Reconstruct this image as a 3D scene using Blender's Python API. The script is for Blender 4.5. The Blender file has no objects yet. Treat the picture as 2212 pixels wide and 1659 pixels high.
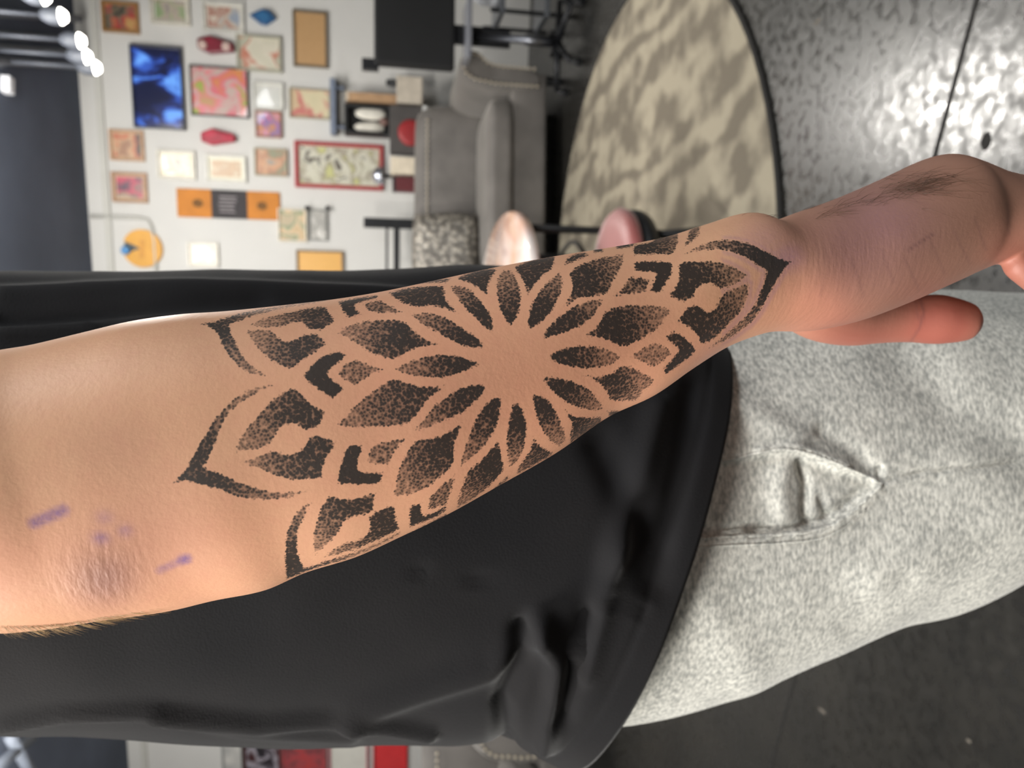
import bpy, bmesh, math, random
import numpy as np
from mathutils import Vector, Matrix, noise

random.seed(7)
SC = bpy.context.scene
COL = SC.collection

# ------------------------------------------------------------------ camera
F = 1597.0; W_, H_ = 2212.0, 1659.0
CAM_Z = 1.08; PITCH = math.radians(10)
FW = np.array([0, math.cos(PITCH), -math.sin(PITCH)])
UP = np.array([0, math.sin(PITCH), math.cos(PITCH)])
XR = np.array([1.0, 0, 0])
CC = np.array([0, 0, CAM_Z])
cam_d = bpy.data.cameras.new('camera'); cam = bpy.data.objects.new('camera', cam_d); COL.objects.link(cam)
cam_d.sensor_fit = 'HORIZONTAL'; cam_d.sensor_width = 36; cam_d.lens = 36 * F / W_
cam_d.clip_start = 0.02; cam_d.clip_end = 60
# the phone is held on its side: image left is up in the room
R_ = -UP; U_ = XR; B_ = -FW
cam.matrix_world = Matrix(((R_[0], U_[0], B_[0], 0), (R_[1], U_[1], B_[1], 0), (R_[2], U_[2], B_[2], CAM_Z), (0, 0, 0, 1)))
cam_d.dof.use_dof = True; cam_d.dof.focus_distance = 0.265; cam_d.dof.aperture_fstop = 12.0
SC.camera = cam

# ------------------------------------------------------------------ world, lights, exposure
world = bpy.data.worlds.new('world'); SC.world = world; world.use_nodes = True
bg = world.node_tree.nodes['Background']; bg.inputs[0].default_value = (0.75, 0.82, 0.95, 1); bg.inputs[1].default_value = 0.10
SC.view_settings.view_transform = 'Standard'; SC.view_settings.look = 'None'
SC.view_settings.gamma = 1.0; SC.view_settings.exposure = 0.24; SC.view_settings.use_curve_mapping = False
cy = SC.cycles; cy.max_bounces = 3; cy.diffuse_bounces = 2; cy.glossy_bounces = 2; cy.transmission_bounces = 2; cy.transparent_max_bounces = 4
cy.caustics_reflective = False; cy.caustics_refractive = False; cy.use_adaptive_sampling = True; cy.adaptive_threshold = 0.08; cy.adaptive_min_samples = 16

def area_light(name, loc, target, size, power, color=(1, 0.96, 0.9), sizey=None):
    l = bpy.data.lights.new(name, 'AREA'); l.energy = power; l.color = color; l.size = size
    if sizey: l.shape = 'RECTANGLE'; l.size_y = sizey
    o = bpy.data.objects.new(name, l); COL.objects.link(o); o.location = loc
    d = Vector(target) - Vector(loc); o.rotation_euler = d.to_track_quat('-Z', 'Y').to_euler()
    return o
# frontal fill added behind the camera, then unseen ceiling fixtures of the shop
area_light('fill_light_behind', (-0.9, -0.7, 2.9), (-0.1, 0.3, 1.0), 0.9, 66, (1, 0.97, 0.93))  # unseen fill, added to brighten the side of the arm facing the camera
area_light('ceiling_light_side', (1.6, -0.2, 2.9), (0.0, 0.4, 1.0), 0.8, 46, (0.96, 0.98, 1.0))
area_light('ceiling_light_left', (-2.2, -0.1, 2.7), (-0.2, 0.45, 0.9), 0.6, 82, (1, 0.96, 0.90))
area_light('ceiling_light_wall_a', (0.9, 3.6, 2.95), (0.7, 5.2, 1.3), 1.6, 46, (1, 0.97, 0.93), 0.5)
area_light('ceiling_light_wall_b', (-2.0, 3.8, 2.95), (-2.2, 5.6, 1.4), 1.4, 42, (1, 0.97, 0.93), 0.5)
area_light('ceiling_light_rug', (0.6, 2.9, 3.0), (0.5, 3.2, 0.0), 0.7, 10, (1, 0.95, 0.88))

# ------------------------------------------------------------------ pixel -> place helpers
def ray(x, y): return FW - UP * ((x - W_ / 2) / F) + XR * ((H_ / 2 - y) / F)
def P(x, y, d): return CC + ray(x, y) * d
def Py(x, y, yw):
    r = ray(x, y); return CC + r * (yw / r[1])
def Pz(x, y, z):
    r = ray(x, y); return CC + r * ((z - CAM_Z) / r[2])
def proj(p):
    q = np.asarray(p) - CC
    d = q @ FW
    return np.stack([W_ / 2 - F * (q @ UP) / d, H_ / 2 - F * (q @ XR) / d], -1)
A_W = math.radians(11)
WE = np.array([math.cos(A_W), -math.sin(A_W), 0]); WN = np.array([-math.sin(A_W), -math.cos(A_W), 0])
WO = np.array([0, 5.9, 0]); WALL_TOP = 3.12
def wall_sz(x, y, off=0.0):
    r = ray(x, y); t = ((WO + WN * off - CC) @ WN) / (r @ WN); p = CC + r * t
    return float((p - WO) @ WE), float(p[2])
WROT = -A_W     # objects on the wall: local x = along the wall, local y = into the wall

# ------------------------------------------------------------------ materials
MATS = {}
def srgb(c):
    return tuple(((v / 255) / 12.92 if v / 255 <= 0.04045 else ((v / 255 + 0.055) / 1.055) ** 2.4) for v in c)
def node_mat(name):
    m = bpy.data.materials.new(name); m.use_nodes = True
    nt = m.node_tree; b = nt.nodes['Principled BSDF']
    return m, nt, b
def mat(name, rgb, rough=0.6, var=0.06, scale=18, metal=0.0, bump=0.0, bscale=200, emit=None, coat=0.0, spec=0.5, sheen=0.0):
    """procedural surface: sRGB colour varied with noise, optional bump"""
    if name in MATS: return MATS[name]
    m, nt, b = node_mat(name); N = nt.nodes; L = nt.links
    c = srgb(rgb)
    tc = N.new('ShaderNodeTexCoord'); no = N.new('ShaderNodeTexNoise'); no.inputs['Scale'].default_value = scale; no.inputs['Detail'].default_value = 4
    L.new(tc.outputs['Object'], no.inputs['Vector'])
    cr = N.new('ShaderNodeValToRGB')
    cr.color_ramp.elements[0].position = 0.3; cr.color_ramp.elements[1].position = 0.7
    cr.color_ramp.elements[0].color = tuple(max(0, v * (1 - var * 2)) for v in c) + (1,)
    cr.color_ramp.elements[1].color = tuple(min(1, v * (1 + var * 2)) for v in c) + (1,)
    L.new(no.outputs['Fac'], cr.inputs['Fac']); L.new(cr.outputs['Color'], b.inputs['Base Color'])
    b.inputs['Roughness'].default_value = rough; b.inputs['Metallic'].default_value = metal
    b.inputs['Specular IOR Level'].default_value = spec; b.inputs['Coat Weight'].default_value = coat
    b.inputs['Sheen Weight'].default_value = sheen
    if bump:
        n2 = N.new('ShaderNodeTexNoise'); n2.inputs['Scale'].default_value = bscale; n2.inputs['Detail'].default_value = 3
        L.new(tc.outputs['Object'], n2.inputs['Vector'])
        bp = N.new('ShaderNodeBump'); bp.inputs['Strength'].default_value = bump; bp.inputs['Distance'].default_value = 0.01
        L.new(n2.outputs['Fac'], bp.inputs['Height']); L.new(bp.outputs['Normal'], b.inputs['Normal'])
    if emit:
        b.inputs['Emission Color'].default_value = srgb(emit[:3]) + (1,); b.inputs['Emission Strength'].default_value = emit[3]
    MATS[name] = m; return m
def art_mat(name, cols, scale=9, seed=0, emit=0.0):
    """blurred abstract print: blocks of several colours"""
    if name in MATS: return MATS[name]
    m, nt, b = node_mat(name); N = nt.nodes; L = nt.links
    tc = N.new('ShaderNodeTexCoord'); mp = N.new('ShaderNodeMapping'); mp.inputs['Location'].default_value = (seed * 3.17, seed * 1.7, seed * 0.9)
    no = N.new('ShaderNodeTexNoise'); no.inputs['Scale'].default_value = scale; no.inputs['Detail'].default_value = 2.5; no.inputs['Distortion'].default_value = 0.6
    L.new(tc.outputs['Object'], mp.inputs['Vector']); L.new(mp.outputs['Vector'], no.inputs['Vector'])
    cr = N.new('ShaderNodeValToRGB'); el = cr.color_ramp.elements
    while len(el) < len(cols): el.new(0.5)
    for i, c in enumerate(cols):
        el[i].position = 0.36 + 0.28 * i / max(1, len(cols) - 1); el[i].color = srgb(c) + (1,)
    L.new(no.outputs['Fac'], cr.inputs['Fac']); L.new(cr.outputs['Color'], b.inputs['Base Color'])
    b.inputs['Roughness'].default_value = 0.35; b.inputs['Coat Weight'].default_value = 0.35; b.inputs['Coat Roughness'].default_value = 0.03
    if emit:
        L.new(cr.outputs['Color'], b.inputs['Emission Color']); b.inputs['Emission Strength'].default_value = emit
    MATS[name] = m; return m

# ------------------------------------------------------------------ object helpers
def link(name, me, m, parent=None, smooth=False):
    if m is not None: me.materials.clear(); me.materials.append(m)
    o = bpy.data.objects.new(name, me); COL.objects.link(o)
    if parent is not None: o.parent = parent
    if smooth: me.polygons.foreach_set('use_smooth', [True] * len(me.polygons))
    return o
def tag(o, label, cat, group=None, kind=None):
    if label: o['label'] = label
    if cat: o['category'] = cat
    if group: o['group'] = group
    if kind: o['kind'] = kind
    return o
def empty(name, loc, rz=0.0, label=None, cat=None, group=None):
    o = bpy.data.objects.new(name, None); COL.objects.link(o); o.location = loc; o.rotation_euler = (0, 0, rz); o.empty_display_size = 0.1
    return tag(o, label, cat, group)
def me_from(verts, faces, name='mesh'):
    me = bpy.data.meshes.new(name); me.from_pydata([tuple(map(float, v)) for v in verts], [], faces); me.update()
    return me
def bm_mesh(bm, name='mesh'):
    bmesh.ops.recalc_face_normals(bm, faces=bm.faces[:])
    me = bpy.data.meshes.new(name); bm.to_mesh(me); bm.free(); return me
def add_box(bm, c, s, bev=0.0, rot=None, seg=2):
    r = bmesh.ops.create_cube(bm, size=1.0)
    vs = r['verts']
    for v in vs: v.co = Vector((v.co.x * s[0], v.co.y * s[1], v.co.z * s[2]))
    if bev:
        es = list({e for v in vs for e in v.link_edges})
        rr = bmesh.ops.bevel(bm, geom=es, offset=min(bev, min(s) * 0.49), segments=seg, affect='EDGES', profile=0.6)
        vs = list({v for f in rr['faces'] for v in f.verts} | {v for v in vs if v.is_valid})
    for v in vs:
        if rot is not None: v.co = rot @ v.co
        v.co += Vector(c)
    return vs
def box(name, c, s, m, parent=None, bev=0.0, seg=2, rot=None, smooth=False):
    bm = bmesh.new(); add_box(bm, c, s, bev, rot, seg); return link(name, bm_mesh(bm, name), m, parent, smooth)
def add_tube(bm, pts, r, seg=10, cap=True):
    pts = [Vector(p) for p in pts]; n = len(pts); rings = []
    rr = r if hasattr(r, '__len__') else [r] * n
    ref = Vector((0.13, 0.29, 0.95))
    for i, p in enumerate(pts):
        t = (pts[min(i + 1, n - 1)] - pts[max(i - 1, 0)]).normalized()
        a = t.cross(ref)
        if a.length < 1e-3: a = t.cross(Vector((1, 0, 0)))
        a.normalize(); b = t.cross(a)
        rings.append([bm.verts.new(p + (a * math.cos(2 * math.pi * k / seg) + b * math.sin(2 * math.pi * k / seg)) * rr[i]) for k in range(seg)])
    for i in range(n - 1):
        for k in range(seg):
            bm.faces.new((rings[i][k], rings[i][(k + 1) % seg], rings[i + 1][(k + 1) % seg], rings[i + 1][k]))
    if cap:
        bm.faces.new(rings[0][::-1]); bm.faces.new(rings[-1])
def tube(name, pts, r, m, parent=None, seg=10):
    bm = bmesh.new(); add_tube(bm, pts, r, seg); return link(name, bm_mesh(bm, name), m, parent, True)
def lathe_mesh(prof, seg=40, name='lathe', sx=1.0, sy=1.0):
    bm = bmesh.new(); rings = []
    for (r, z) in prof:
        if r < 1e-6: rings.append([bm.verts.new((0, 0, z))])
        else: rings.append([bm.verts.new((r * sx * math.cos(2 * math.pi * k / seg), r * sy * math.sin(2 * math.pi * k / seg), z)) for k in range(seg)])
    for a, b in zip(rings[:-1], rings[1:]):
        for k in range(seg):
            k2 = (k + 1) % seg
            if len(a) == 1 and len(b) == 1: continue
            if len(a) == 1: bm.faces.new((a[0], b[k2], b[k]))
            elif len(b) == 1: bm.faces.new((a[k], a[k2], b[0]))
            else: bm.faces.new((a[k], a[k2], b[k2], b[k]))
    return bm_mesh(bm, name)
def prism_mesh(poly, y0, y1, name='prism', bev=0.0):
    """polygon in local xz, extruded along y"""
    bm = bmesh.new()
    f = [bm.verts.new((x, y0, z)) for x, z in poly]; g = [bm.verts.new((x, y1, z)) for x, z in poly]
    n = len(poly)
    bm.faces.new(f); bm.faces.new(g[::-1])
    for i in range(n): bm.faces.new((f[i], g[i], g[(i + 1) % n], f[(i + 1) % n]))
    if bev:
        bmesh.ops.bevel(bm, geom=bm.edges[:], offset=bev, segments=2, affect='EDGES', profile=0.6)
    return bm_mesh(bm, name)
def crom(pts, n):
    """Catmull-Rom resample of rows (k, m) to n rows, uniform in knot index"""
    p = np.asarray(pts, float); k = len(p)
    q = np.vstack([2 * p[0] - p[1], p, 2 * p[-1] - p[-2]])
    t = np.linspace(0, k - 1 - 1e-9, n); i = t.astype(int); u = (t - i)[:, None]
    a, b, c, d = q[i], q[i + 1], q[i + 2], q[i + 3]
    return 0.5 * (2 * b + (c - a) * u + (2 * a - 5 * b + 4 * c - d) * u ** 2 + (3 * b - a - 3 * c + d) * u ** 3)
def grid_faces(nv, nu, closed=True):
    fs = []
    for i in range(nv - 1):
        for k in range(nu if closed else nu - 1):
            k2 = (k + 1) % nu
            fs.append((i * nu + k, i * nu + k2, (i + 1) * nu + k2, (i + 1) * nu + k))
    return fs

#STRUCTURE
# ------------------------------------------------------------------ room shell
def floor_material():
    m, nt, b = node_mat('polished_concrete'); N = nt.nodes; L = nt.links
    tc = N.new('ShaderNodeTexCoord')
    n1 = N.new('ShaderNodeTexNoise'); n1.inputs['Scale'].default_value = 2.2; n1.inputs['Detail'].default_value = 6; n1.inputs['Roughness'].default_value = 0.65
    n2 = N.new('ShaderNodeTexNoise'); n2.inputs['Scale'].default_value = 38; n2.inputs['Detail'].default_value = 5
    L.new(tc.outputs['Object'], n1.inputs['Vector']); L.new(tc.outputs['Object'], n2.inputs['Vector'])
    cr = N.new('ShaderNodeValToRGB'); e = cr.color_ramp.elements
    e[0].position = 0.3; e[0].color = srgb((26, 26, 25)) + (1,); e[1].position = 0.72; e[1].color = srgb((46, 44, 40)) + (1,)
    L.new(n1.outputs['Fac'], cr.inputs['Fac']); L.new(cr.outputs['Color'], b.inputs['Base Color'])
    mr = N.new('ShaderNodeMapRange'); mr.inputs['From Min'].default_value = .35; mr.inputs['From Max'].default_value = .65; mr.inputs['To Min'].default_value = 0.2; mr.inputs['To Max'].default_value = 0.42
    L.new(n2.outputs['Fac'], mr.inputs['Value']); L.new(mr.outputs['Result'], b.inputs['Roughness'])
    bp = N.new('ShaderNodeBump'); bp.inputs['Strength'].default_value = 0.13; bp.inputs['Distance'].default_value = 0.004
    L.new(n2.outputs['Fac'], bp.inputs['Height']); L.new(bp.outputs['Normal'], b.inputs['Normal'])
    b.inputs['Specular IOR Level'].default_value = 0.7
    return m
M_FLOOR = floor_material()
M_WALL = mat('white_wall_paint', (208, 207, 203), 0.75, 0.012, 3, bump=0.03, bscale=60)
M_CEIL = mat('dark_ceiling_paint', (84, 92, 108), 0.9, 0.08, 2)
M_DARK = mat('black_matte', (22, 23, 25), 0.5, 0.1, 12)
M_STEELDK = mat('dark_steel', (36, 37, 40), 0.4, 0.1, 20, metal=0.4)

def struct(o): o['kind'] = 'structure'; return o
fl = struct(box('floor', (0, 2, -0.05), (12, 10.4, 0.1), M_FLOOR))
struct(box('ceiling', (0, 2, WALL_TOP + 0.05), (12, 10.4, 0.1), M_CEIL))
bw = box('wall_back', (0, 0.06, WALL_TOP / 2), (12.4, 0.12, WALL_TOP), M_WALL); bw.location = WO; bw.rotation_euler = (0, 0, WROT); struct(bw)
struct(box('wall_left', (-5.2, 2.2, WALL_TOP / 2), (0.1, 9.6, WALL_TOP), M_WALL))
struct(box('wall_right', (5.2, 1.2, WALL_TOP / 2), (0.1, 7.8, WALL_TOP), M_WALL))
struct(box('wall_front', (0, -2.8, WALL_TOP / 2), (10.4, 0.1, WALL_TOP), M_WALL))
# saw-cut control joints and a pock mark in the concrete, children of the floor
def joint(p, q, w, m):
    a = Pz(*p, 0.0); b = Pz(*q, 0.0); d = b - a; d /= np.linalg.norm(d); a = a - d * 1.2; b = b + d * 1.4
    n = np.array([-d[1], d[0], 0]) * w / 2; z = np.array([0, 0, 0.0012])
    vs = [a - n, b - n, b + n, a + n, a - n + z, b - n + z, b + n + z, a + n + z]
    fs = [(4, 5, 6, 7), (0, 1, 5, 4), (1, 2, 6, 5), (2, 3, 7, 6), (3, 0, 4, 7)]
    link('floor_joint', me_from(vs, fs), m, fl)
M_JOINT = mat('joint_filler_dark', (28, 27, 25), 0.8, 0.15, 40)
M_JOINT2 = mat('joint_filler_pale', (96, 90, 82), 0.8, 0.15, 40)
joint((2110, 0), (1690, 1565), 0.011, M_JOINT)
pk = Pz(2130, 305, 0.0)
o = link('floor_chip', lathe_mesh([(0.0, 0.0016), (0.009, 0.0014), (0.013, 0.0)], 14, sx=1.3), M_JOINT, fl); o.location = pk
for (x, y, sx, sy) in ((1775, 1535, 0.7, 2.0), (1765, 47, 0.8, 2.2), (2092, 1600, .5, .8)):
    o = link('paint_speck', lathe_mesh([(0.0, 0.0014), (0.006, 0.0012), (0.008, 0.0)], 10, sx=sx, sy=sy), M_JOINT2, fl); o.location = Pz(x, y, 0.0)

# trim strip and conduit on the back wall, beams below the ceiling
M_TRIM = mat('pale_grey_trim', (196, 195, 188), 0.6, 0.02, 6)
s0, z0 = wall_sz(222, 300)
t = struct(box('trim_1', (0, -0.012, z0), (11.8, 0.024, 0.045), M_TRIM, bev=0.004)); t.location = WO; t.rotation_euler = (0, 0, WROT)
def wall_pt(x, y, off): s, z = wall_sz(x, y, off); return tuple(WO + WE * s + WN * off + np.array([0, 0, z]))
cond = tube('wall_conduit', [wall_pt(195, 467, .02), wall_pt(300, 470, .02), wall_pt(318, 474, .02), wall_pt(326, 488, .02), wall_pt(333, 520, .02), wall_pt(340, 640, .02)], 0.012, M_TRIM)
tag(cond, 'pale grey conduit bending down the white wall above the yellow disc', 'pipe')
for i, (y0, lab) in enumerate(((28, 'topmost in the photo'), (75, 'second from the photo top'), (103, 'third from the photo top'), (131, 'lowest of the four'))):
    a = Pz(0, y0, 3.05); b = Pz(165, y0 + 12, 3.05); d = (b - a)
    o = tube('ceiling_pipe', [a - d * 1.5, b + d * 0.05], 0.022, mat('pipe_grey', (96, 102, 112), 0.6), seg=8)
    tag(o, 'thin grey pipe under the dark ceiling beside the lamps, ' + lab, 'pipe', 'pipes under the ceiling')
for (p, q, lab) in (((-60, 1705), (70, 1590), 'crossing brace leaning right'), ((20, 1590), (85, 1700), 'crossing brace leaning left')):
    o = tube('ceiling_brace', [Pz(*p, 3.03), Pz(*q, 3.03)], 0.03, mat('pipe_grey', (96, 102, 112)), seg=8)
    tag(o, 'grey steel ceiling brace behind the black shirt, ' + lab, 'brace')
o = box('exit_marker', (0, 0, 0), (0.09, 0.06, 0.05), mat('white_plastic', (220, 222, 226), 0.5), bev=0.006)
o.location = Pz(16, 184, WALL_TOP - 0.025); tag(o, 'small white box fixed to the dark ceiling', 'detector')

#WALLART
# ------------------------------------------------------------------ track lamps
M_BULB = mat('lamp_glow', (255, 250, 240), 0.4, 0.0, emit=(255, 248, 235, 14.0))
M_LAMP = mat('lamp_grey_metal', (78, 82, 90), 0.55, 0.03)
lamp_px = [(92, -8, 2.62), (130, 35, 2.62), (170, 88, 2.62), (184, 122, 2.62), (204, 146, 2.62)]
proto = None
for i, (x, y, z) in enumerate(lamp_px):
    loc = Pz(x, y, z)
    r = empty('track_lamp', loc, 0, ['track lamp cut by the top photo edge, first of the glowing row', 'second glowing track lamp from the photo top', 'third glowing track lamp, middle of the row', 'fourth glowing track lamp, touching the last one', 'last glowing track lamp of the row, nearest the picture wall'][i], 'lamp', 'glowing track lamps')
    if proto is None:
        bulb = lathe_mesh([(0, -0.035), (0.022, -0.028), (0.036, -0.008), (0.037, 0.012), (0.026, 0.034), (0.0, 0.042)], 24)
        shade = lathe_mesh([(0.040, -0.005), (0.043, 0.01), (0.040, 0.05), (0.022, 0.085), (0.0, 0.09)], 24)
        stem = lathe_mesh([(0.0, 0.085), (0.009, 0.086), (0.009, WALL_TOP - z - 0.005), (0.0, WALL_TOP - z - 0.004)], 10)
        clip = lathe_mesh([(0.0, WALL_TOP - z - 0.05), (0.03, WALL_TOP - z - 0.05), (0.03, WALL_TOP - z - 0.002), (0.0, WALL_TOP - z - 0.002)], 16)
        proto = 1
    link('bulb', bulb, M_BULB, r, True); link('shade', shade, M_LAMP, r, True); link('stem', stem, M_LAMP, r, True); link('track_clip', clip, M_LAMP, r, True)
    l = bpy.data.lights.new('lamp_light', 'SPOT'); l.energy = 38; l.shadow_soft_size = 0.05; l.color = (1, 0.96, 0.9); l.spot_size = math.radians(95); l.spot_blend = 1.0
    lo = bpy.data.objects.new('lamp_light', l); COL.objects.link(lo); lo.parent = r; lo.location = (0, 0, -0.06)
    lo.rotation_euler = (Vector((0.75, 1.5, 0.0)) - Vector(loc)).to_track_quat('-Z', 'Y').to_euler()

# ------------------------------------------------------------------ framed pictures and wall pieces
def picture(bb, fw, fcol, cols, label, mat_w=0.0, mat_col=(225, 222, 210), seed=1, scale=9, name='framed_picture', cat='picture', emit=0.0, depth=0.03, glass=True, off=0.0):
    x0, y0, x1, y1 = bb
    (sa, za), (sb, zb) = wall_sz(x0, (y0 + y1) / 2, depth), wall_sz(x1, (y0 + y1) / 2, depth)
    (s0, zc), (s1, _) = wall_sz((x0 + x1) / 2, y0, depth), wall_sz((x0 + x1) / 2, y1, depth)
    w = abs(s0 - s1); h = abs(za - zb); sc, zc = (s0 + s1) / 2, (za + zb) / 2
    r = empty(name, tuple(WO + WE * sc + WN * off + np.array([0, 0, zc])), WROT, label, cat)
    fm = mat('frame_%d_%d_%d' % fcol, fcol, 0.4, 0.08, 30)
    bm = bmesh.new()
    a, b = w / 2, h / 2
    for (cx, cz, sx, sz) in ((0, b - fw / 2, w, fw), (0, -b + fw / 2, w, fw), (-a + fw / 2, 0, fw, h - 2 * fw + .001), (a - fw / 2, 0, fw, h - 2 * fw + .001)):
        add_box(bm, (cx, -depth / 2, cz), (sx, depth, sz), min(0.004, fw * .3))
    link('frame', bm_mesh(bm), fm, r)
    iw, ih = w - 2 * fw, h - 2 * fw
    box('backing', (0, -depth * 0.2, 0), (iw, depth * 0.3, ih), mat('mat_%d_%d_%d' % mat_col, mat_col, 0.7, 0.02, 10), r)
    pw, ph = iw - 2 * mat_w, ih - 2 * mat_w
    pr = box('print', (0, -depth * 0.42, 0), (pw, depth * 0.16, ph), art_mat('art_' + '_'.join(map(str, bb)), cols, scale, seed, emit), r)
    return r, w, h
G = {}
picture((218, 2, 299, 70), .022, (150, 112, 66), [(70, 66, 58), (120, 110, 90), (170, 60, 60), (190, 150, 95)], 'wood framed picture with dark centre, top corner by the lamps', .0, seed=1)
picture((323, -12, 409, 52), .02, (205, 200, 186), [(150, 145, 140), (190, 175, 160), (140, 165, 120), (185, 150, 140)], 'pale framed picture with a green patch, cut by the photo edge', .012, seed=2)
picture((435, 2, 527, 70), .022, (206, 204, 196), [(150, 160, 175), (200, 190, 175), (170, 120, 105), (215, 205, 190)], 'pale framed picture with brown and blue print beside the blue diamond', .012, seed=3)
picture((510, 75, 608, 154), .018, (165, 163, 145), [(205, 200, 180), (215, 208, 190), (190, 110, 85), (180, 180, 160)], 'olive framed picture with red brush shapes under the blue diamond', .0, seed=4, scale=7)
picture((410, 143, 536, 252), .012, (58, 55, 52), [(205, 130, 70), (210, 100, 115), (185, 170, 160), (220, 120, 130), (150, 165, 70)], 'dark framed pink and orange picture between the two red coffins', .0, seed=5, scale=6)
picture((546, 177, 612, 237), .012, (214, 214, 208), [(200, 202, 196), (210, 210, 204), (190, 190, 182)], 'white low relief panel above the small purple square', .008, seed=6)
picture((551, 239, 608, 297), .012, (150, 105, 85), [(205, 110, 130), (120, 105, 165), (190, 130, 80), (200, 140, 165)], 'small square purple and pink picture', .0, seed=7, scale=11)
picture((235, 280, 310, 347), .018, (186, 150, 118), [(70, 70, 66), (190, 110, 80), (200, 165, 130), (160, 120, 95)], 'tan framed picture with a black round blot beside the glowing screen', .006, (214, 190, 160), seed=8)
picture((240, 372, 317, 437), .02, (170, 132, 100), [(90, 70, 85), (200, 80, 100), (130, 105, 100), (190, 165, 140)], 'brown framed picture with a red blot nearest the ceiling trim', .012, (200, 176, 150), seed=9)
picture((338, 324, 421, 387), .016, (214, 210, 198), [(120, 115, 108), (215, 200, 170), (190, 170, 120), (220, 210, 190)], 'cream framed picture with a pale mound above the orange banner', .010, seed=10)
picture((444, 335, 531, 393), .016, (216, 214, 204), [(225, 222, 200), (195, 165, 135), (205, 180, 150)], 'cream picture with pale side bands above the banner middle', .022, (232, 230, 212), seed=11)
picture((549, 320, 620, 380), .010, (165, 158, 135), [(140, 140, 115), (175, 130, 105), (205, 160, 125), (140, 145, 140)], 'olive and salmon picture beside the red framed poster', .0, seed=12)
picture((404, 524, 471, 576), .014, (232, 228, 216), [(214, 196, 180), (205, 175, 140), (222, 205, 185)], 'white framed pale picture beside the yellow disc', .012, (236, 232, 222), seed=13)
picture((632, 22, 707, 145), .016, (112, 98, 78), [(184, 146, 100), (188, 150, 104)], 'plain brown board in a dark frame beside the blue diamond', .0, seed=14, scale=40)
picture((624, 191, 713, 256), .012, (160, 152, 130), [(205, 195, 160), (212, 200, 165), (190, 95, 95), (200, 175, 140)], 'cream picture with a red oval below the plain brown board', .0, seed=15, scale=6)
picture((636, 308, 828, 408), .028, (158, 44, 48), [(90, 84, 74), (205, 202, 186), (198, 196, 176), (150, 140, 125), (190, 190, 130)], 'large red framed poster behind the sofa', .010, (200, 196, 176), seed=16, scale=10)
picture((600, 451, 662, 522), .010, (222, 214, 196), [(190, 165, 125), (210, 185, 150), (120, 140, 110), (180, 165, 135)], 'cream framed picture at the tip of the orange banner', .0, seed=17)
picture((667, 453, 706, 519), .007, (120, 122, 118), [(220, 218, 212), (150, 148, 142), (215, 212, 205)], 'narrow black and white picture with dark posts', .0, seed=18)
picture((640, 541, 742, 640), .014, (128, 104, 72), [(218, 166, 84), (222, 170, 88)], 'orange board in a brown frame half hidden by the black shirt', .0, seed=19, scale=40)
picture((525, 1560, 605, 1690), .02, (70, 28, 30), [(28, 24, 30), (50, 40, 50), (170, 165, 175), (60, 20, 25)], 'black poster in a dark red frame behind the back of the black shirt', .0, seed=20, scale=8)
picture((606, 1560, 705, 1690), .012, (150, 90, 92), [(120, 60, 65), (170, 70, 75), (190, 60, 60)], 'faded red picture behind the back of the black shirt', .0, seed=21)
picture((710, 1560, 795, 1690), .016, (190, 110, 120), [(226, 224, 214), (232, 230, 220)], 'white picture with a pink edge behind the back of the black shirt', .0, seed=22)
picture((806, 1560, 880, 1690), .012, (196, 40, 46), [(220, 46, 52), (228, 54, 58)], 'bright red board beside the grey armchair', .0, seed=23, scale=30)
picture((478, 1560, 522, 1690), .012, (150, 152, 150), [(206, 204, 198), (170, 170, 168)], 'grey and white narrow picture behind the black shirt', .0, seed=24)

# glowing blue screen
def screen_mat():
    m, nt, b = node_mat('blue_screen'); N = nt.nodes; L = nt.links
    tc = N.new('ShaderNodeTexCoord')
    mp = N.new('ShaderNodeMapping'); mp.inputs['Scale'].default_value = (1.0, 1.0, 0.55); mp.inputs['Location'].default_value = (0.33, 0, 0.1)
    L.new(tc.outputs['Object'], mp.inputs['Vector'])
    no = N.new('ShaderNodeTexNoise'); no.inputs['Scale'].default_value = 9; no.inputs['Detail'].default_value = 3; no.inputs['Distortion'].default_value = 0.8
    L.new(mp.outputs['Vector'], no.inputs['Vector'])
    cr = N.new('ShaderNodeValToRGB'); e = cr.color_ramp.elements; e.new(0.5); e.new(0.6)
    for i, (p, c) in enumerate(((0.42, (20, 26, 52)), (0.52, (30, 44, 100)), (0.58, (60, 100, 200)), (0.68, (110, 170, 250)))):
        e[i].position = p; e[i].color = srgb(c) + (1,)
    L.new(no.outputs['Fac'], cr.inputs['Fac'])
    b.inputs['Base Color'].default_value = (0.01, 0.01, 0.02, 1); b.inputs['Roughness'].default_value = 0.15
    L.new(cr.outputs['Color'], b.inputs['Emission Color']); b.inputs['Emission Strength'].default_value = 0.9
    return m
r, w, h = picture((283, 98, 394, 277), .010, (40, 44, 56), [(20, 20, 30), (30, 30, 50)], 'glowing blue screen with light blue shapes', .0, seed=30, name='wall_screen', cat='screen', depth=0.05)
for ch in r.children:
    if ch.name.startswith('print'): ch.name = 'display'; ch.data.materials.clear(); ch.data.materials.append(screen_mat())

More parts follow.
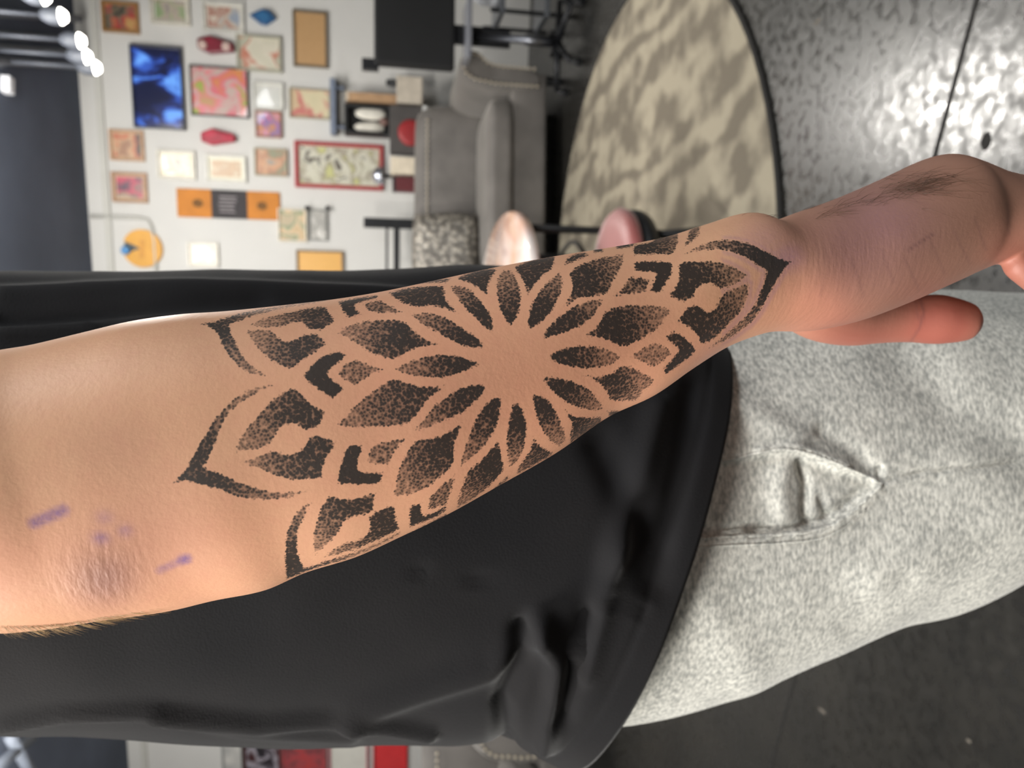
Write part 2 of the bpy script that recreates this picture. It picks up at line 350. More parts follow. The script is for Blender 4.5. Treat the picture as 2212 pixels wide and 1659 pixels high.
def wall_poly(poly, y0, y1, m, name, label, cat, bev=0.006):
    sz = [wall_sz(x, y, -y1) for x, y in poly]; c = np.mean(sz, 0)
    r = empty(name, tuple(WO + WE * c[0] + np.array([0, 0, c[1]])), WROT, label, cat)
    return r, [(s - c[0], z - c[1]) for s, z in sz], c
Z2 = lambda L: [(x / 4.809 + 180, y / 4.809) for x, y in L]
r, pl, c = wall_poly(Z2([(1715, 145), (1850, 85), (1925, 100), (2000, 185), (1895, 255), (1830, 240)]), -.05, -.05, None, 'wall_plaque', 'blue diamond shaped plaque on the white wall', 'plaque')
link('panel', prism_mesh(pl, -.04, 0, bev=.008), mat('blue_gloss', (36, 88, 135), 0.35, 0.1, 14), r)
link('inlay', prism_mesh([(x * .55, z * .55) for x, z in pl], -.046, -.03), mat('blue_gloss_light', (48, 104, 150), 0.35, 0.1, 14), r)
M_RED = mat('coffin_red', (120, 22, 42), 0.35, 0.15, 12); M_RED2 = mat('coffin_red_velvet', (168, 30, 56), 0.5, 0.2, 16)
r, pl, c = wall_poly(Z2([(1175, 395), (1310, 368), (1545, 445), (1565, 530), (1305, 552), (1180, 490)]), 0, -.06, None, 'coffin_shelf', 'dark red coffin shaped box with two pale discs', 'box')
link('lid', prism_mesh(pl, -.06, 0, bev=.01), M_RED, r)
for q in ((1235, 462), (1480, 480)):
    s, z = wall_sz(q[0] / 4.809 + 180, q[1] / 4.809, .06)
    o = link('disc', lathe_mesh([(0, .012), (.022, .010), (.03, 0)], 20), mat('bone', (205, 180, 170), .4), r); o.location = (s - c[0], -.06, z - c[1]); o.rotation_euler = (math.pi / 2, 0, 0)
r, pl, c = wall_poly(Z2([(1215, 1375), (1335, 1330), (1560, 1395), (1578, 1465), (1330, 1503), (1222, 1465)]), 0, -.06, None, 'coffin_shelf', 'bright red velvet coffin shaped box, plain', 'box')
link('lid', prism_mesh(pl, -.06, 0, bev=.01), M_RED2, r)
link('padding', prism_mesh([(x * .7, z * .7) for x, z in pl], -.068, -.03, bev=.006), M_RED2, r)
# banner: orange, black, orange
def wrect(x0, y0, x1, y1, off): 
    a = wall_sz(x0, (y0 + y1) / 2, off); b = wall_sz(x1, (y0 + y1) / 2, off); c_ = wall_sz((x0 + x1) / 2, y0, off); d = wall_sz((x0 + x1) / 2, y1, off)
    return (c_[0] + d[0]) / 2, (a[1] + b[1]) / 2, abs(c_[0] - d[0]), abs(a[1] - b[1])
sx, sz, w, h = wrect(382, 411, 604, 472, .02)
r = empty('wall_banner', tuple(WO + WE * sx + np.array([0, 0, sz])), WROT, 'long orange and black banner hanging on the white wall', 'banner')
M_OR = mat('banner_orange', (196, 124, 44), .7, .06, 10); M_BK = mat('banner_black', (52, 48, 50), .7, .05, 10)
for zc, hh, m in ((h * .335, h * .33, M_OR), (-.005 * h, h * .35, M_BK), (-.34 * h, h * .32, M_OR)):
    box('cloth_panel', (0, -.012, zc), (w, .012, hh), m, r, bev=.002)
for zc in (h * .30, -h * .325):
    o = link('emblem', lathe_mesh([(0, .003), (.02, .003), (.03, 0)], 14, sx=1.0, sy=1.25), mat('emblem_brown', (120, 84, 44), .8), r); o.location = (0, -.018, zc); o.rotation_euler = (math.pi / 2, 0, 0)
for k in range(5):
    box('lettering_stroke', ((k - 2) * .026, -.0185, h * .02 + random.uniform(-.01, .01)), (.012, .002, .12 + random.uniform(-.02, .02)), mat('lettering_grey', (134, 128, 130), .7), r)
# yellow disc with a dark wedge and blue ball
sx, sz, w, h = wrect(264, 496, 350, 577, .03)
r = empty('wall_disc', tuple(WO + WE * sx + np.array([0, 0, sz])), WROT, 'round yellow wall disc with a dark notch and a blue ball', 'ornament')
R0 = (w + h) / 4
pl = [(0.0, 0.0)] + [(R0 * math.cos(a), R0 * math.sin(a)) for a in np.linspace(math.radians(90 + 18), math.radians(450 - 22), 40)]
# notch sits at the top (towards the ceiling), slightly to the left
link('disc', prism_mesh(pl, -.03, 0, bev=.004), mat('disc_yellow', (214, 156, 54), .5, .04, 10), r)
link('notch', prism_mesh([(R0 * .02, -.01)] + [(R0 * .95 * math.cos(a), R0 * .95 * math.sin(a)) for a in np.linspace(math.radians(66), math.radians(110), 8)], -.012, 0), mat('notch_grey', (84, 92, 96), .6), r)
o = link('ball', lathe_mesh([(R0 * .24 * math.sin(a), -R0 * .24 * math.cos(a)) for a in np.linspace(0, math.pi, 12)], 20), mat('ball_blue', (92, 150, 205), .3, .03), r, True); o.location = (-R0 * .12, -.04, R0 * .82)
link('bar', prism_mesh([(-R0 * .5, -.01), (R0 * .45, -.02), (R0 * .45, -.005 + .02), (-R0 * .5, .02)], -.034, -.02), mat('disc_yellow_dark', (200, 140, 44), .5), r)
# dark wall bracket shelf and white light patch
sx, sz, w, h = wrect(714, 172, 726, 292, .06)
r = empty('wall_ledge', tuple(WO + WE * sx + np.array([0, 0, sz])), WROT, 'narrow blue grey wall ledge below the red oval picture', 'shelf')
M_LEDGE = mat('ledge_grey', (112, 122, 140), .5)
box('board', (0, -.06, 0), (w, .12, h), M_LEDGE, r, bev=.004)
for k in (-1, 1): box('bracket', (k * w * .35, -.05, -h / 2 - .03), (.015, .09, .06), M_LEDGE, r, bev=.003)
# small dark coat pegs
for (x, y, lab) in ((664, 450, 'upper dark peg beside the narrow picture'), (708, 450, 'lower dark peg beside the narrow picture')):
    s, z = wall_sz(x, y, .02)
    o = link('wall_peg', lathe_mesh([(0, .05), (.016, .05), (.018, .04), (.008, .03), (.008, .004), (.016, 0), (0, 0)], 16), M_DARK, None, True)
    o.location = tuple(WO + WE * s + np.array([0, 0, z])); o.rotation_euler = (math.pi / 2, 0, WROT); tag(o, lab, 'peg')

#FURNITURE
# ------------------------------------------------------------------ round rug
RUG_C = (0.376, 3.182); RUG_R = 1.33
def rug_mat():
    m, nt, b = node_mat('distressed_rug'); N = nt.nodes; L = nt.links
    tc = N.new('ShaderNodeTexCoord')
    wv = N.new('ShaderNodeTexWave'); wv.wave_type = 'BANDS'; wv.bands_direction = 'X'; wv.inputs['Scale'].default_value = 1.5; wv.inputs['Distortion'].default_value = 12; wv.inputs['Detail'].default_value = 2.5; wv.inputs['Detail Scale'].default_value = 1.6
    no = N.new('ShaderNodeTexNoise'); no.inputs['Scale'].default_value = 7; no.inputs['Detail'].default_value = 5
    mp = N.new('ShaderNodeMapping'); mp.inputs['Scale'].default_value = (1, 0.55, 1)
    L.new(tc.outputs['Object'], mp.inputs['Vector']); L.new(mp.outputs['Vector'], wv.inputs['Vector']); L.new(tc.outputs['Object'], no.inputs['Vector'])
    mx = N.new('ShaderNodeMix'); mx.inputs['Factor'].default_value = 0.8
    L.new(wv.outputs['Fac'], mx.inputs['A']); L.new(no.outputs['Fac'], mx.inputs['B'])
    cr = N.new('ShaderNodeValToRGB'); e = cr.color_ramp.elements; e[0].position = 0.40; e[0].color = srgb((114, 107, 95)) + (1,); e[1].position = 0.6; e[1].color = srgb((158, 150, 132)) + (1,)
    L.new(mx.outputs['Result'], cr.inputs['Fac']); L.new(cr.outputs['Color'], b.inputs['Base Color'])
    b.inputs['Roughness'].default_value = 0.95; b.inputs['Specular IOR Level'].default_value = 0.1
    n3 = N.new('ShaderNodeTexNoise'); n3.inputs['Scale'].default_value = 160
    L.new(tc.outputs['Object'], n3.inputs['Vector'])
    bp = N.new('ShaderNodeBump'); bp.inputs['Strength'].default_value = 0.5; bp.inputs['Distance'].default_value = 0.004
    L.new(n3.outputs['Fac'], bp.inputs['Height']); L.new(bp.outputs['Normal'], b.inputs['Normal'])
    return m
r = empty('round_rug', (RUG_C[0], RUG_C[1], 0.002), 0, 'round beige rug with a faded pattern on the dark concrete', 'rug')
link('pile', lathe_mesh([(0, 0), (RUG_R - .012, 0), (RUG_R - .012, .010), (0, .010)], 96), rug_mat(), r)
link('binding', lathe_mesh([(RUG_R - .016, 0), (RUG_R, 0), (RUG_R + .001, .006), (RUG_R - .004, .0115), (RUG_R - .016, .0115)], 96), mat('rug_binding', (30, 29, 27), .9), r)

# ------------------------------------------------------------------ sofa and armchair with nailhead trim
def sofa_mat(name, base):
    m, nt, b = node_mat(name); N = nt.nodes; L = nt.links
    tc = N.new('ShaderNodeTexCoord'); no = N.new('ShaderNodeTexNoise'); no.inputs['Scale'].default_value = 5; no.inputs['Detail'].default_value = 4
    L.new(tc.outputs['Object'], no.inputs['Vector'])
    cr = N.new('ShaderNodeValToRGB'); e = cr.color_ramp.elements
    e[0].position = .3; e[0].color = srgb(tuple(v * .88 for v in base)) + (1,); e[1].position = .7; e[1].color = srgb(tuple(v * 1.1 for v in base)) + (1,)
    L.new(no.outputs['Fac'], cr.inputs['Fac']); L.new(cr.outputs['Color'], b.inputs['Base Color'])
    b.inputs['Roughness'].default_value = .8; b.inputs['Sheen Weight'].default_value = .6; b.inputs['Sheen Roughness'].default_value = .35; b.inputs['Sheen Tint'].default_value = (0.9, 0.86, 0.8, 1)
    return m
M_VELVET = sofa_mat('grey_velvet', (112, 108, 104)); M_NAIL = mat('nailhead_brass', (214, 202, 180), .3, .05, 30, metal=.25)
NAIL = lathe_mesh([(0, .006), (.0055, .005), (.0085, .0), (.0085, -.004)], 8, 'nail'); NAIL.materials.append(M_NAIL)
def nails(parent, pts, nrm=(0, -1, 0), step=0.03, cap=300):
    pts = [Vector(p) for p in pts]; acc = 0.0; out = [pts[0]]
    for a, b in zip(pts[:-1], pts[1:]):
        d = (b - a).length; t = step - acc
        while t <= d: out.append(a.lerp(b, t / d)); t += step
        acc = (acc + d) % step
    q = Vector(nrm).to_track_quat('Z', 'Y').to_euler()
    for p in out[:cap]:
        o = bpy.data.objects.new('nailhead', NAIL); COL.objects.link(o); o.parent = parent; o.location = p; o.rotation_euler = q
def cushion(name, c, s, m, parent, puff=0.04, n=14, bev=None):
    """rounded box with soft swollen faces"""
    bm = bmesh.new(); bmesh.ops.create_cube(bm, size=2.0); bmesh.ops.subdivide_edges(bm, edges=bm.edges[:], cuts=n, use_grid_fill=True)
    for v in bm.verts:
        x, y, z = v.co
        def f(a): return math.copysign(abs(a) ** 1.0, a)
        # push the cube towards a superellipsoid
        l = (abs(x) ** 7 + abs(y) ** 7 + abs(z) ** 7) ** (1 / 7)
        p = Vector((x, y, z)) / l
        sw = 1 + puff * (1 - min(1, max(abs(p.x), abs(p.y)) ** 2)) / max(1e-3, 1) if abs(p.z) > .6 else 1
        v.co = Vector((p.x * s[0] / 2, p.y * s[1] / 2, p.z * s[2] / 2 * sw)) + Vector(c)
    return link(name, bm_mesh(bm), m, parent, True)
def sofa(name, loc, rz, width, label, cat, cushions, back_h=0.87, pts_arm=True):
    """front faces local -y, x to the upright right; local origin at the front centre on the floor"""
    r = empty(name, loc, rz, label, cat)
    hw = width / 2; dp = 0.86
    for x in (-hw + .08, hw - .08):
        for y in (.07, dp - .08):
            link('leg', lathe_mesh([(0, 0), (.02, 0), (.026, .06), (.03, .115), (0, .115)], 14), M_DARK, r).location = (x, y, 0)
    box('apron', (0, dp / 2, .215), (width - .10, dp - .06, .21), M_VELVET, r, bev=.02, smooth=True)
    n = cushions; cw = (width - .40) / n
    for k in range(n):
        cushion('seat_cushion', (-hw + .20 + cw * (k + .5), .32, .385), (cw - .004, .68, .15), M_VELVET, r, .05)
    # back with a rolled top, thick slab leaning slightly back
    prof = [(.60, .30), (.585, .55), (.61, .74), (.63, .815), (.665, .855), (.72, back_h), (.785, .85), (.82, .80), (.84, .70), (.84, .22), (.60, .22)]
    bm = bmesh.new(); xs = np.linspace(-hw + .06, hw - .06, 12); rings = []
    for x in xs:
        e = 1 - .012 * (abs(x) / hw) ** 4
        rings.append([bm.verts.new((x, y, z * e)) for y, z in prof])
    for a, b in zip(rings[:-1], rings[1:]):
        for k in range(len(prof)): bm.faces.new((a[k], a[(k + 1) % len(prof)], b[(k + 1) % len(prof)], b[k]))
    bm.faces.new(rings[0]); bm.faces.new(rings[-1][::-1])
    bk = link('back', bm_mesh(bm), M_VELVET, r, True); bk.modifiers.new('sub', 'SUBSURF').levels = 2; bk.modifiers['sub'].render_levels = 2
    nails(r, [(-hw + .16, .606, .785), (hw - .16, .606, .785)], (0, -1, .25), .034)
    # arms: scroll profile in xz, swept along y with a front panel
    for sgn in (-1, 1):
        roll = [(-.115, .13), (-.115, .42), (-.10, .50), (-.095, .555), (-.06, .615), (0.0, .64), (.055, .632), (.095, .60), (.105, .56), (.085, .515), (.05, .49), (.03, .44), (.02, .36), (.02, .13)]
        pl = [(hw - .115 + .06 + x if sgn > 0 else -(hw - .115 + .06 + x), z) for x, z in roll]
        bm = bmesh.new(); rings = []
        for y, e in ((.015, .965), (.0, .93), (.03, 1.0), (.3, 1.02), (.62, 1.08), (.80, 1.10)):
            cx = sum(p[0] for p in pl) / len(pl)
            rings.append([bm.verts.new((cx + (x - cx) * (1 if y > .02 else e), y, z if y > .02 else .38 + (z - .38) * e)) for x, z in pl])
        rings = [rings[1]] + [rings[0]] + rings[2:]
        for a, b in zip(rings[:-1], rings[1:]):
            for k in range(len(pl)): bm.faces.new((a[k], a[(k + 1) % len(pl)], b[(k + 1) % len(pl)], b[k]))
        bm.faces.new(rings[0]); bm.faces.new(rings[-1][::-1])
        am = link('arm', bm_mesh(bm), M_VELVET, r, True); mod = am.modifiers.new('sub', 'SUBSURF'); mod.levels = 1; mod.render_levels = 2
        cx = sum(p[0] for p in pl) / len(pl)
        inner = [(cx + (x - cx) * .74, -.004, .38 + (z - .38) * .86 + .01) for x, z in pl]
        nails(r, inner, (0, -1, 0), .031)
    return r
SOFA_R = sofa('sofa', (0.72, 4.33, 0), math.radians(-3), 2.36, 'grey velvet sofa with nailhead trim in front of the picture wall', 'sofa', 2)
sofa('armchair', (-2.12, 3.34, 0), math.radians(20), 1.0, 'grey nailhead armchair peeking out behind the back of the black shirt', 'armchair', 1)
# sparkling throw pillow on the sofa
def knobbly(name, label):
    m, nt, b = node_mat('sequin_cloth'); N = nt.nodes; L = nt.links
    tc = N.new('ShaderNodeTexCoord'); vo = N.new('ShaderNodeTexVoronoi'); vo.inputs['Scale'].default_value = 30
    L.new(tc.outputs['Object'], vo.inputs['Vector'])
    cr = N.new('ShaderNodeValToRGB'); e = cr.color_ramp.elements; e[0].color = srgb((200, 192, 178)) + (1,); e[1].position = .6; e[1].color = srgb((100, 96, 90)) + (1,)
    L.new(vo.outputs['Distance'], cr.inputs['Fac']); L.new(cr.outputs['Color'], b.inputs['Base Color']); b.inputs['Roughness'].default_value = .4; b.inputs['Metallic'].default_value = .3
    bp = N.new('ShaderNodeBump'); bp.inputs['Strength'].default_value = .7; bp.inputs['Distance'].default_value = .01; bp.invert = True
    L.new(vo.outputs['Distance'], bp.inputs['Height']); L.new(bp.outputs['Normal'], b.inputs['Normal'])
    bm = bmesh.new(); bmesh.ops.create_grid(bm, x_segments=28, y_segments=28, size=1)
    top = bm.verts[:]
    g = bmesh.ops.duplicate(bm, geom=bm.verts[:] + bm.edges[:] + bm.faces[:])
    bot = [v for v in g['geom'] if isinstance(v, bmesh.types.BMVert)]
    for vs, s in ((top, 1), (bot, -1)):
        for v in vs:
            x, y = v.co.x, v.co.y; k = max(0, (1 - x ** 4) * (1 - y ** 4)) ** .5
            pin = 1 - .06 * (x * x * y * y)
            v.co = Vector((x * .24 * pin, y * .22 * pin, s * .075 * k + .003 * math.sin(x * 40) * math.cos(y * 40) * k))
    bmesh.ops.remove_doubles(bm, verts=bm.verts[:], dist=.0005)
    return link(name, bm_mesh(bm), m, None, True)
pw = knobbly('throw_pillow', ''); pw.location = (0.86, 4.775, 0.675); pw.rotation_euler = (math.radians(76), 0, math.radians(-3))
tag(pw, 'silvery knobbly throw pillow leaning on the grey sofa back', 'pillow')

# ------------------------------------------------------------------ pink oval table with black legs, red stool
TB = Pz(1084, 610, 0.60)
r = empty('oval_table', (TB[0] - .08, TB[1], 0.0137), 0, 'oval table with glossy pale pink top and thin black legs', 'table')
m, nt, b = node_mat('pink_resin'); N = nt.nodes; L = nt.links
tc = N.new('ShaderNodeTexCoord'); no = N.new('ShaderNodeTexNoise'); no.inputs['Scale'].default_value = 2.6; no.inputs['Detail'].default_value = 2; L.new(tc.outputs['Object'], no.inputs['Vector'])
cr = N.new('ShaderNodeValToRGB'); e = cr.color_ramp.elements; e.new(.5)
for i, (p, c) in enumerate(((.36, (226, 168, 130)), (.5, (232, 205, 196)), (.62, (246, 236, 230)))): e[i].position = p; e[i].color = srgb(c) + (1,)
L.new(no.outputs['Fac'], cr.inputs['Fac']); L.new(cr.outputs['Color'], b.inputs['Base Color']); b.inputs['Roughness'].default_value = .12; b.inputs['Coat Weight'].default_value = .5
link('table_top', lathe_mesh([(0, .56), (.97, .56), (.995, .567), (1, .58), (.995, .593), (.97, .60), (0, .60)], 64, sx=.34, sy=.64), m, r, True)
for x, y in ((.24, -.30), (-.24, -.30), (.24, .30), (-.24, .30)):
    link('leg', lathe_mesh([(0, 0), (.012, 0), (.016, .56), (0, .56)], 12), M_DARK, r, True).location = (x, y, 0)
link('stretcher', lathe_mesh([(.2, .30), (.212, .30), (.212, .312), (.2, .312), (.2, .30)], 24, sx=1.2, sy=1.5), M_DARK, r)
ST = Pz(1322, 585, 0.36)
r = empty('round_stool', (ST[0], ST[1], 0.0137), 0, 'low round stool with a dusty red seat on the rug', 'stool')
link('seat', lathe_mesh([(0, .30), (.17, .30), (.20, .315), (.205, .335), (.19, .352), (.14, .36), (0, .362)], 40, sx=.95, sy=1.05), mat('dusty_red_vinyl', (150, 82, 78), .5, .06, 8, sheen=.3), r, True)
link('seat_rim', lathe_mesh([(0.0, .26), (.19, .26), (.20, .28), (.2, .302), (0, .302)], 40, sx=.95, sy=1.05), M_DARK, r, True)
for k in range(4):
    a = math.pi / 4 + k * math.pi / 2
    tube('leg', [(math.cos(a) * .13, math.sin(a) * .15, .27), (math.cos(a) * .17, math.sin(a) * .19, 0.0)], .013, M_DARK, r)

# ------------------------------------------------------------------ console behind the sofa and the things standing on it
CON = np.array([0.75, 5.42, 0]); CON_TOP = 0.80
r = empty('console_table', tuple(CON), math.radians(-6), 'white console table hidden behind the grey sofa back', 'table')
M_WHITE = mat('white_lacquer', (228, 228, 224), .4, .02)
box('top', (0, 0, CON_TOP - .015), (2.4, .30, .03), M_WHITE, r, bev=.004)
for x in (-1.15, 0, 1.15): box('side_panel', (x, 0, (CON_TOP - .03) / 2), (.03, .28, CON_TOP - .03), M_WHITE, r, bev=.003)
box('back_panel', (0, .12, .4), (2.3, .012, .7), M_WHITE, r)
def on_console(x, y, dy=0.0):
    """place on the console top under pixel column (x, y): returns base point"""
    q = Py(x, y, 5.42 + dy); return np.array([q[0], 5.42 + dy - (q[0] - .75) * math.tan(math.radians(6)), CON_TOP + .001])
def con_obj(name, bb, label, cat, dy=0.0):
    """empty at console height below the pixel box; returns empty, width, z-range relative to the console top"""
    x0, y0, x1, y1 = bb
    yc = (y0 + y1) / 2; b = on_console(880, yc, dy); yw = b[1]
    w = abs(Py(900, y0, yw)[0] - Py(900, y1, yw)[0]); zt = Py(x0, yc, yw)[2]; zb = Py(x1, yc, yw)[2]
    return empty(name, tuple(b), math.radians(-6), label, cat), w, zt - CON_TOP, zb - CON_TOP
r, w, zt, zb = con_obj('shadow_box', (745, 248, 846, 310), 'black shadow box holding white bone shapes beside the red poster', 'box', .085)
bm = bmesh.new(); hb = zt - zb
for (cx, cz, sx, sz) in ((0, zt - .012, w, .024), (0, zb + .012, w, .024), (-w / 2 + .012, zb + hb / 2, .024, hb - .04), (w / 2 - .012, zb + hb / 2, .024, hb - .04)): add_box(bm, (cx, 0, cz), (sx, .10, sz), .003)
link('case', bm_mesh(bm), M_DARK, r); box('back', (0, .04, zb + hb / 2), (w - .03, .012, hb - .03), M_DARK, r)
box('plinth', (0, 0, zb / 2), (w * .8, .10, zb), mat('plinth_grey', (150, 148, 144), .7), r, bev=.004)
M_BONE = mat('bone_white', (222, 218, 206), .5, .06, 20)
link('bone', lathe_mesh([(0, 0), (.03, .006), (.042, .05), (.046, .11), (.038, .17), (.02, .21), (0, .215)], 18, sx=.95, sy=.5), M_BONE, r, True).location = (.05, 0, zb + .04)
link('bone', lathe_mesh([(0, 0), (.03, .006), (.05, .07), (.042, .13), (.03, .19), (0, .22)], 18, sx=.85, sy=.5), M_BONE, r, True).location = (-.045, 0, zb + .05)
link('block', lathe_mesh([(0, 0), (.02, 0), (.03, .03), (.024, .06), (0, .065)], 14, sy=.6), mat('bone_brown', (120, 92, 84), .6), r, True).location = (.0, -.01, zb + .02)
r, w, zt, zb = con_obj('small_carton', (748, 226, 848, 244), 'small brown carton beside the black shadow box', 'box', .085)
box('carton', (0, 0, zt / 2), (w, .12, zt), mat('carton_brown', (176, 142, 108), .8, .1, 14), r, bev=.006); box('flap', (0, -.02, zt - .01), (w * .96, .09, .022), mat('carton_pale', (206, 190, 168), .8), r, bev=.004)
r, w, zt, zb = con_obj('speaker_box', (842, 245, 900, 344), 'dark grey box with a red disc behind the sofa', 'box', -.08)
box('cabinet', (0, 0, zt / 2), (w, .10, zt), mat('speaker_grey', (76, 72, 70), .6), r, bev=.006)
o = link('cone', lathe_mesh([(0, .012), (.06, .018), (.085, .012), (.09, 0)], 28), mat('cone_red', (150, 40, 42), .5), r, True); o.location = (-.02, -.05, zt * .35); o.rotation_euler = (math.pi / 2, 0, 0)
r, w, zt, zb = con_obj('beige_box', (857, 186, 925, 241), 'beige box behind the rolled sofa arm', 'box', -.08)
box('body', (0, 0, zt / 2), (w, .09, zt), mat('beige_card', (196, 186, 170), .8), r, bev=.006); box('lid', (0, 0, zt - .01), (w + .006, .096, .02), mat('beige_card_lid', (206, 196, 180), .8), r, bev=.003)
r, w, zt, zb = con_obj('black_jar', (834, 188, 853, 210), 'tiny black jar on the console by the large black panel', 'jar', .085)
link('glass', lathe_mesh([(0, 0), (.024, 0), (.026, .01), (.026, max(.03, zt - .02)), (.018, max(.036, zt - .012)), (0, max(.036, zt - .012))], 18), M_DARK, r, True)
link('lid', lathe_mesh([(0, max(.034, zt - .014)), (.021, max(.034, zt - .014)), (.021, max(.05, zt)), (0, max(.05, zt))], 18), M_STEELDK, r, True)
r, w, zt, zb = con_obj('cream_block', (844, 350, 900, 386), 'cream box next to the dark red box behind the sofa', 'box', -.08)
box('body', (0, 0, zt / 2), (w, .10, zt), mat('cream_card', (220, 208, 186), .7), r, bev=.008); box('lid', (0, 0, zt - .012), (w + .004, .104, .022), mat('cream_card_lid', (226, 214, 192), .7), r, bev=.004)
r, w, zt, zb = con_obj('red_box', (848, 391, 900, 420), 'dark red box next to the cream box behind the sofa', 'box', -.08)
box('body', (0, 0, zt / 2), (w, .10, zt), mat('oxblood_card', (96, 36, 40), .6), r, bev=.006); box('lid', (0, 0, zt - .012), (w + .004, .104, .022), mat('black_card', (40, 32, 34), .6), r, bev=.004)
r, w, zt, zb = con_obj('silver_helmet', (803, 366, 845, 412), 'silver domed ornament in front of the red poster corner', 'ornament', .085)
link('dome', lathe_mesh([(.0, zt), (.03, zt - .004), (.055, zt - .03), (.062, zt - .06), (.06, zt - .085), (.05, zt - .085), (0, zt - .085)], 28), mat('silver', (190, 194, 204), .25, .04, metal=.9), r, True)
link('stand', lathe_mesh([(0, 0), (.04, 0), (.04, .01), (.014, .02), (.014, zt - .08), (0, zt - .08)], 20), M_STEELDK, r, True)
# black rack
r, w, zt, zb = con_obj('black_rack', (786, 476, 880, 600), 'black metal rack with bars on the console by the pillow', 'rack', -.03)
zq = lambda px_: float(Py(px_, 540, 5.39)[2]) - CON_TOP
box('post', (w / 2 - .035, 0, zt / 2), (.07, .05, zt), M_STEELDK, r, bev=.006)
box('crossbar', (-.03, 0, zq(836)), (w - .08, .022, .018), M_STEELDK, r, bev=.003)
box('crossbar', (-.03, 0, zq(857)), (w - .08, .03, .042), M_STEELDK, r, bev=.004)
box('post', (-w / 2 + .01, 0, zq(830) / 2), (.03, .04, zq(830)), M_STEELDK, r, bev=.004)
# black padded chair at the photo's top edge
CH = Py(895, 62, 4.05)
r = empty('panel_stand', (CH[0], 4.05, 0), math.radians(-8), 'large black panel on a wheeled stand cut by the top photo edge', 'stand')
M_PAD = mat('black_vinyl', (13, 14, 16), .6, .1, 8)
zt = Py(808, 62, 4.05)[2]; zb = Py(982, 62, 4.05)[2]
box('panel', (0, 0, (zt + zb) / 2), (abs(Py(895, -12, 4.05)[0] - Py(895, 152, 4.05)[0]), .07, zt - zb), M_PAD, r, bev=.02, seg=3)
box('panel_bracket', (0, .045, .62), (.10, .03, .5), M_STEELDK, r, bev=.004)
box('corner_bracket', (-.205, 0, zt + .02), (.06, .05, .09), M_STEELDK, r, bev=.005)
box('tool_tray', (0, .0, zb - .07), (.30, .20, .03), mat('tray_grey', (150, 152, 160), .35, .05, metal=.4), r, bev=.005)
link('column', lathe_mesh([(0, .08), (.03, .08), (.03, .28), (.022, .29), (.022, .60), (0, .60)], 18), mat('chrome', (120, 122, 128), .3, .03, metal=1.0), r, True).location = (0, .03, 0)
for k in range(5):
    a = k * 2 * math.pi / 5 + .3
    tube('base_leg', [(0, .03, .10), (math.cos(a) * .26, .03 + math.sin(a) * .26, .075)], [.022, .014], M_STEELDK, r)
    link('caster', lathe_mesh([(0, 0), (.018, .004), (.026, .026), (.018, .05), (.01, .07), (0, .07)], 14, sy=.6), M_DARK, r, True).location = (math.cos(a) * .26, .03 + math.sin(a) * .26, 0)
# small silver bin beside the chair
BN = Pz(1085, 96, 0.25)
r = empty('metal_cart', (2.34, 4.30, 0), math.radians(-8), 'low grey steel cart beside the sofa arm', 'cart')
M_CART = mat('cart_grey', (120, 124, 130), .35, .06, 6, metal=.5)
for z in (.14, .40): box('tray', (0, 0, z), (.40, .34, .03), M_CART, r, bev=.006)
for x in (-.185, .185):
    for y in (-.155, .155): box('post', (x, y, .27), (.02, .02, .40), M_STEELDK, r, bev=.003); link('caster', lathe_mesh([(0, 0), (.02, .006), (.03, .03), (.02, .055), (0, .06)], 14, sx=.6), M_DARK, r, True).location = (x, y, 0)
for (x, y, hh, lab, c) in ((-.1, -.06, .16, 'white spray bottle on the low steel cart', (206, 208, 212)), (.06, .04, .12, 'dark bottle on the low steel cart', (60, 46, 44))):
    o = link('bottle', lathe_mesh([(0, 0), (.034, 0), (.036, .01), (.036, hh * .65), (.014, hh * .8), (.014, hh), (0, hh)], 20), mat('bottle_%d' % c[0], c, .3), None, True)
    q = Matrix.Rotation(math.radians(-8), 4, 'Z') @ Vector((x, y, .416)); o.location = Vector((2.34, 4.30, 0)) + q; tag(o, lab, 'bottle')
# pale knob ornament and grey stand at the bottom photo edge
q = Py(985, 1648, 4.6)
r = empty('mannequin_stand', (q[0], 4.6, 0), 0, 'pale round ornament on a grey stand beside the grey armchair', 'ornament')
link('ball', lathe_mesh([(.085 * math.sin(a), q[2] - .085 * math.cos(a)) for a in np.linspace(0, math.pi, 14)], 24), mat('pale_flesh', (226, 200, 178), .5, .03), r, True)
link('stand', lathe_mesh([(0, 0), (.14, 0), (.14, .02), (.02, .04), (.02, q[2] - .08), (0, q[2] - .08)], 24), M_CART, r, True)

#PERSON
# ------------------------------------------------------------------ person: tattooed arm, black t-shirt, grey sweatpants
PERSON = empty('person', (-0.07, 0.56, 0), 0, 'person in black t-shirt and grey sweatpants with a mandala tattoo on the bare forearm', 'person')
def child_link(name, me, m, smooth=True):
    o = link(name, me, m, PERSON, smooth); o.matrix_parent_inverse = Matrix.Translation((0.07, -0.56, 0)); return o

